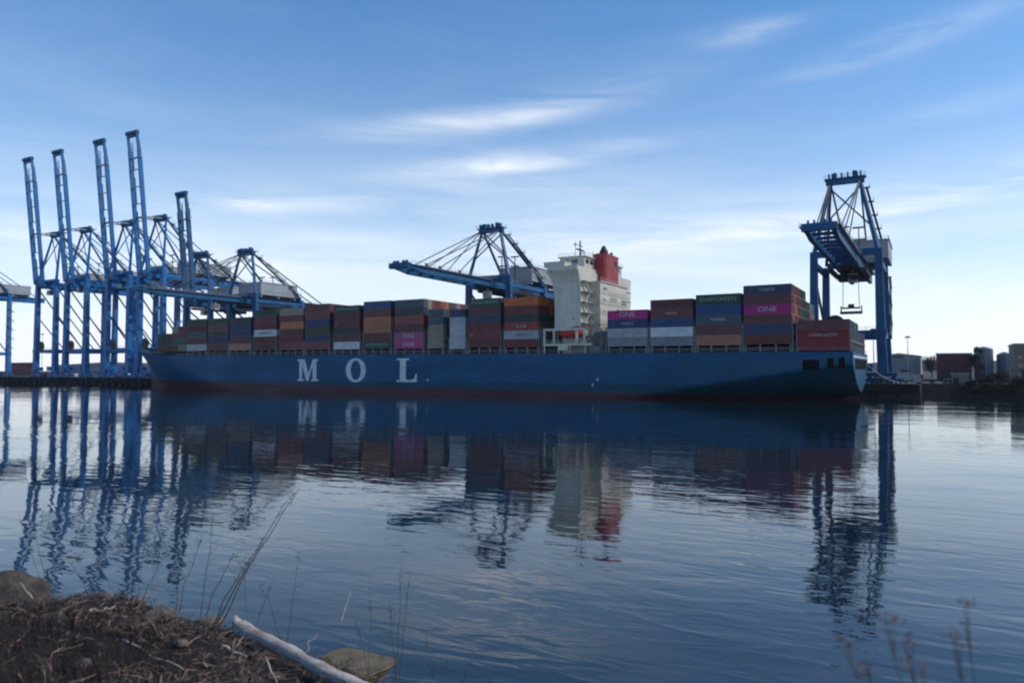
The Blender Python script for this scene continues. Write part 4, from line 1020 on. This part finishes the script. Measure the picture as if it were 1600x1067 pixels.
def slab():
    import bmesh
    bm=bmesh.new(); zt=3.16; vs_=[]
    for (x,y) in ((496,1026),(520,1010),(548,1004),(590,1012),(628,1022),(606,1034),(566,1051),(524,1046)):
        Y=(8-zt)*FPX/(y-578); X=(x-800)/FPX*Y; p=cw(X,Y,zt+.03*math.sin(x*.05)); vs_.append(bm.verts.new(p-cw(-2.5,12.6,0)))
    f=bm.faces.new(vs_); e=bmesh.ops.extrude_face_region(bm,geom=[f]); 
    for v in [q for q in e['geom'] if isinstance(q,bmesh.types.BMVert)]: v.co.z-=.26; v.co.x*=.62; v.co.y*=.62
    bmesh.ops.bevel(bm,geom=list(bm.edges),offset=.03,segments=2,affect='EDGES'); bmesh.ops.triangulate(bm,faces=list(bm.faces)); bmesh.ops.subdivide_edges(bm,edges=list(bm.edges),cuts=3,use_grid_fill=True)
    for v in bm.verts: v.co+=Vector((noise.noise(v.co*3),noise.noise(v.co*3+Vector((5,0,0))),noise.noise(v.co*5)*.8))*.03
    bmesh.ops.recalc_face_normals(bm,faces=bm.faces)
    me=bpy.data.meshes.new('rock'); bm.to_mesh(me); bm.free(); me.materials.append(slabm)
    o=bpy.data.objects.new('rock',me); C.objects.link(o); o.location=cw(-2.5,12.6,0); tag(o,'flat-topped sandy slab behind the driftwood log','rock')
slab()
X,z=pxat(512,1028,12.1); rock(X,12.1,z,.16,.14,.11,rockd,'dark stone between the slab and the driftwood log',seed=6)
X,z=pxat(640,1062,12.0); rock(X,12.0,z-.08,.40,.3,.12,rockd,'dark flat rock right of the sandy slab at the water',seed=7)
for k,(x,y,Y,s_) in enumerate([(95,975,11.2,.12),(180,1000,10.5,.14),(290,1000,10.6,.11),(405,1040,10,.13),(140,1035,9.5,.13)]):
    X,_=pxat(x,y,Y); rock(X,Y,gz(X,Y)+.02,s_*1.2,s_,s_*.7,rockd if k%2 else rockm,['small stone low on the bank under the large brown rock','brown stone half buried in twigs','small tan stone below the tan rounded rock','stone just left of the driftwood log','stone in the dark grass near the bottom edge'][k],seed=10+k)
def wob(p0,p1,n,amp,seed):
    out=[]
    for i in range(n+1):
        t=i/n; p=Vector(p0).lerp(Vector(p1),t); p+=Vector((noise.noise(Vector((t*3,seed,0))),noise.noise(Vector((t*3,seed,5))),noise.noise(Vector((t*3,seed,9)))*.6))*amp*math.sin(math.pi*min(1,t*1.05)); out.append(p)
    return out
X0,z0=pxat(374,972,12.0); X1,z1=pxat(700,1125,9.3)
lg=empty('driftwood_log',cw(X0,12.0,z0)); tag(lg,'long bleached driftwood log lying down the near bank','log'); base_=lg.location
pts=[p-Vector(base_) for p in wob(cw(X0,12.0,z0),cw(X1,9.3,z1),26,.12,2)]
rr=[.095*(1+.0*i)+.012*math.sin(i*1.7)+.01*math.sin(i*.9+2) for i in range(27)]; rr[0]=.07; rr[1]=.135; rr[2]=.115; rr[3]=.10
m=MB(); m.tube(pts,rr,16); m.build('trunk',wood_m,lg,smooth=True)
m=MB()
for (dx,dy,dz,r_) in ((-.02,.0,.16,.06),(-.14,0,-.14,.07),(-.12,.1,.06,.05)): m.tube([pts[1],pts[0]+Vector((dx*.5,dy,dz*.6)),pts[0]+Vector((dx,dy,dz))],[.09,r_,.025],8)
m.build('root_stub',wood_m,lg,smooth=True)
stl=[((145,975,11.6),(188,941,11.9),'curved pale stick on the bank left of the tan rock',.022,.25),((233,992,10.9),(235,1030,10.5),'short upright pale stick in the middle of the bank',.014,.03),
     ((155,1003,10.7),(161,1028,10.4),'thin pale stick below the curved one',.010,.02),((352,1010,11.0),(392,1018,10.9),'forked bleached root beside the driftwood log',.018,.08),
     ((420,1018,10.6),(440,1067,10.1),'pale branch crossing the litter left of the log',.016,.1),((480,1014,12.1),(501,982,12.3),'bent white stick standing out over the water behind the log',.010,.08),
     ((200,1015,10.3),(300,1040,9.9),'long grey branch lying flat in the twigs',.015,.12),((60,930,12),(40,905,12.3),'short stick on the large brown rock',.012,.03),((536,965,12.6),(552,917,12.9),'tall white bent twig above the sandy slab',.010,.05)]
for k,(a,b,lb,r_,amp) in enumerate(stl):
    Xa,za=pxat(*a); Xb,zb=pxat(*b); p0=cw(Xa,a[2],max(za,gz(Xa,a[2])+.0)); p1=cw(Xb,b[2],max(zb,gz(Xb,b[2])+.03)); 
    pp=[p-p0 for p in wob(p0,p1,8,amp,k+20)]; m=MB(); m.tube(pp,[r_*(1-.6*i/8) for i in range(9)],6)
    if 'forked' in lb:
        for q_ in (Vector((.1,.12,.2)),Vector((-.05,.1,.16)),Vector((.12,-.1,.12))): m.tube([pp[4],pp[4]+q_],[r_*.8,.004],5)
    if 'white bent' in lb: m.tube([pp[8],pp[8]+cw(.28,0,.02)],[r_*.5,r_*.3],5)
    o=m.build('driftwood_stick',wood_m,smooth=True); o.location=p0; tag(o,lb,'stick')
    if k in (5,8): pass
stalk_m = mat('dry_stalk', (.13,.095,.07), .8, var=.4, vscale=4)
def weed(base, tips, label, seed, thick=.008, heads=True, Y=None, twigs=6, headn=10, hs=.018):
    rd=random.Random(seed); X,Yb=base; z=gz(X,Yb)-.03; p0=cw(X,Yb,z); r=empty('dry_weed',p0); tag(r,label,'dry plant','dry weed stalks along the near bank')
    for ti,(tx,ty) in enumerate(tips):
        Xt,zt=pxat(tx,ty,Yb+rd.uniform(-.1,.2)); p1=cw(Xt,Yb,zt); n=10; ln=(p1-p0).length
        off=Vector((rd.uniform(-.05,.05),rd.uniform(-.05,.05),0))
        pp=[]
        for i in range(n+1):
            t=i/n; p=off*(1-t)+(p1-p0)*t; p.z+=0.05*ln*math.sin(math.pi*t); p+=Vector((noise.noise(Vector((t*4,seed+ti,0))),noise.noise(Vector((t*4,seed+ti,5))),0))*.03*ln; pp.append(p)
        m=MB(); m.tube(pp,[thick*(1-.7*i/n) for i in range(n+1)],5); 
        for k in range(twigs):
            i=rd.randrange(4,n); L_=rd.uniform(.08,.3)*min(1,ln*.6); d=Vector((rd.uniform(-1,1),rd.uniform(-1,1),rd.uniform(.4,1.4))).normalized()*L_; m.tube([pp[i],pp[i]+d*.5+Vector((0,0,-.01)),pp[i]+d],[thick*.4,thick*.3,thick*.15],4); 
            if heads:
                c=pp[i]+d
                for q_ in range(3):
                    a=Vector((rd.gauss(0,1),rd.gauss(0,1),rd.gauss(0,1))).normalized()*hs*.5; b=a.orthogonal().normalized()*hs*.3; m.face([c-a,c+b,c+a,c-b])
        m.build('stem',stalk_m,r)
        if heads:
            m=MB()
            for k in range(headn):
                t=rd.uniform(.86,1.03); c=pp[int(min(n,t*n))]+Vector((rd.gauss(0,.02),rd.gauss(0,.02),rd.gauss(0,.02))); a=Vector((rd.gauss(0,1),rd.gauss(0,1),rd.gauss(0,1))).normalized()*hs; b=a.orthogonal().normalized()*hs*.4; m.face([c-a,c+b,c+a,c-b])
            m.build('seed_head',stalk_m,r)
    return r
weed((-4.75,12.1),[(470,762),(462,770),(402,862)],'tallest dry weed leaning right from the log end',1,.012)
weed((-5.1,12.4),[(346,800),(372,860)],'upright dry weed left of the tallest leaning one',2,.009)
weed((-5.5,12.4),[(322,830),(305,815)],'dry weed behind the tan rounded rock',3,.008)
weed((-6.3,12.8),[(205,850),(240,835),(262,870)],'thin spreading weed on the bank between the rocks',4,.006,twigs=9)
weed((-7.0,12.8),[(130,865),(165,858),(95,850)],'sparse weed right of the large brown rock',5,.006,twigs=9)
weed((-7.9,12.9),[(46,705),(40,800)],'single very thin tall stalk rising behind the large brown rock',6,.005,heads=False,twigs=2)
weed((-3.55,12.0),[(471,858),(412,900)],'slim upright weed above the middle of the log',7,.007)
weed((-2.3,12.1),[(583,925),(560,960)],'slim weed in front of the sandy slab',8,.006)
weed((-1.85,12.3),[(630,878),(642,892),(612,930)],'pair of straight stalks at the right end of the slab',9,.008)
weed((-1.1,11.9),[(668,985),(700,1010),(740,1020)],'low fuzzy weed at the bottom right of the bank',10,.005,twigs=10)
weed((-4.2,12.2),[(430,905),(385,880)],'weed with bare side twigs next to the log end',12,.006)
weed((-.4,11.3),[(735,1035),(765,1050)],'last low weed where the bank meets the water',14,.005)
# taller dry shrub close to the photographer on the right
def near_shrub():
    X,Y=1.85,2.75; z=gz(X,Y)-.05; p0=cw(X,Y,z); r=empty('dry_shrub',p0); tag(r,'brown dry shrub with dead flower heads at the lower right','dry plant')
    rd=random.Random(3); m=MB(); fm_=mat('dead_flower',(.22,.11,.09),.8,var=.4,vscale=20)
    for (tx,ty,yy) in [(1375,958,2.75),(1312,990,2.8),(1405,1005,2.7),(1482,992,2.7),(1500,952,2.9),(1430,1042,2.6),(1345,1035,2.7)]:
        Xt,zt=pxat(tx,ty,yy); p1=cw(Xt,yy,zt)-p0; mid=p1*.5+Vector((rd.uniform(.0,.12),rd.uniform(-.1,.1),-.10)); m.tube([Vector((0,0,0)),mid*.6,mid,p1],[.006,.005,.0035,.002],5)
        fl=MB()
        for k in range(3):
            q_=p1+Vector((rd.gauss(0,.02),rd.gauss(0,.02),rd.gauss(0,.02))); m.tube([p1*.93,q_],[.0015,.001],4,False)
            for _ in range(5):
                c=q_+Vector((rd.gauss(0,.012),rd.gauss(0,.012),rd.gauss(0,.012))); a=Vector((rd.gauss(0,1),rd.gauss(0,1),rd.gauss(0,1))).normalized()*.010; b=a.orthogonal().normalized()*.006; fl.face([c-a,c+b,c+a,c-b])
        fl.build('flower_head',fm_,r)
    m.build('stem',stalk_m,r)
near_shrub()

# ------------------------------------------------------------------ the air
HAZE = 0.00006
hz_=MB(); hz_.box(-3300,1900,-400,3400,-3.5,160); ho_=hz_.build('haze', None or bpy.data.materials.new('haze_air')); hmt=ho_.data.materials[0]; hmt.use_nodes=True; nt=hmt.node_tree; nt.nodes.clear()
pv=nt.nodes.new('ShaderNodeVolumePrincipled'); pv.inputs['Color'].default_value=(.78,.86,.95,1); pv.inputs['Density'].default_value=HAZE; pv.inputs['Anisotropy'].default_value=.3
o_=nt.nodes.new('ShaderNodeOutputMaterial'); nt.links.new(pv.outputs[0],o_.inputs['Volume']); kind(ho_,'stuff')
scene.cycles.volume_bounces=0; scene.cycles.volume_step_rate=4
print('containers', NCON)
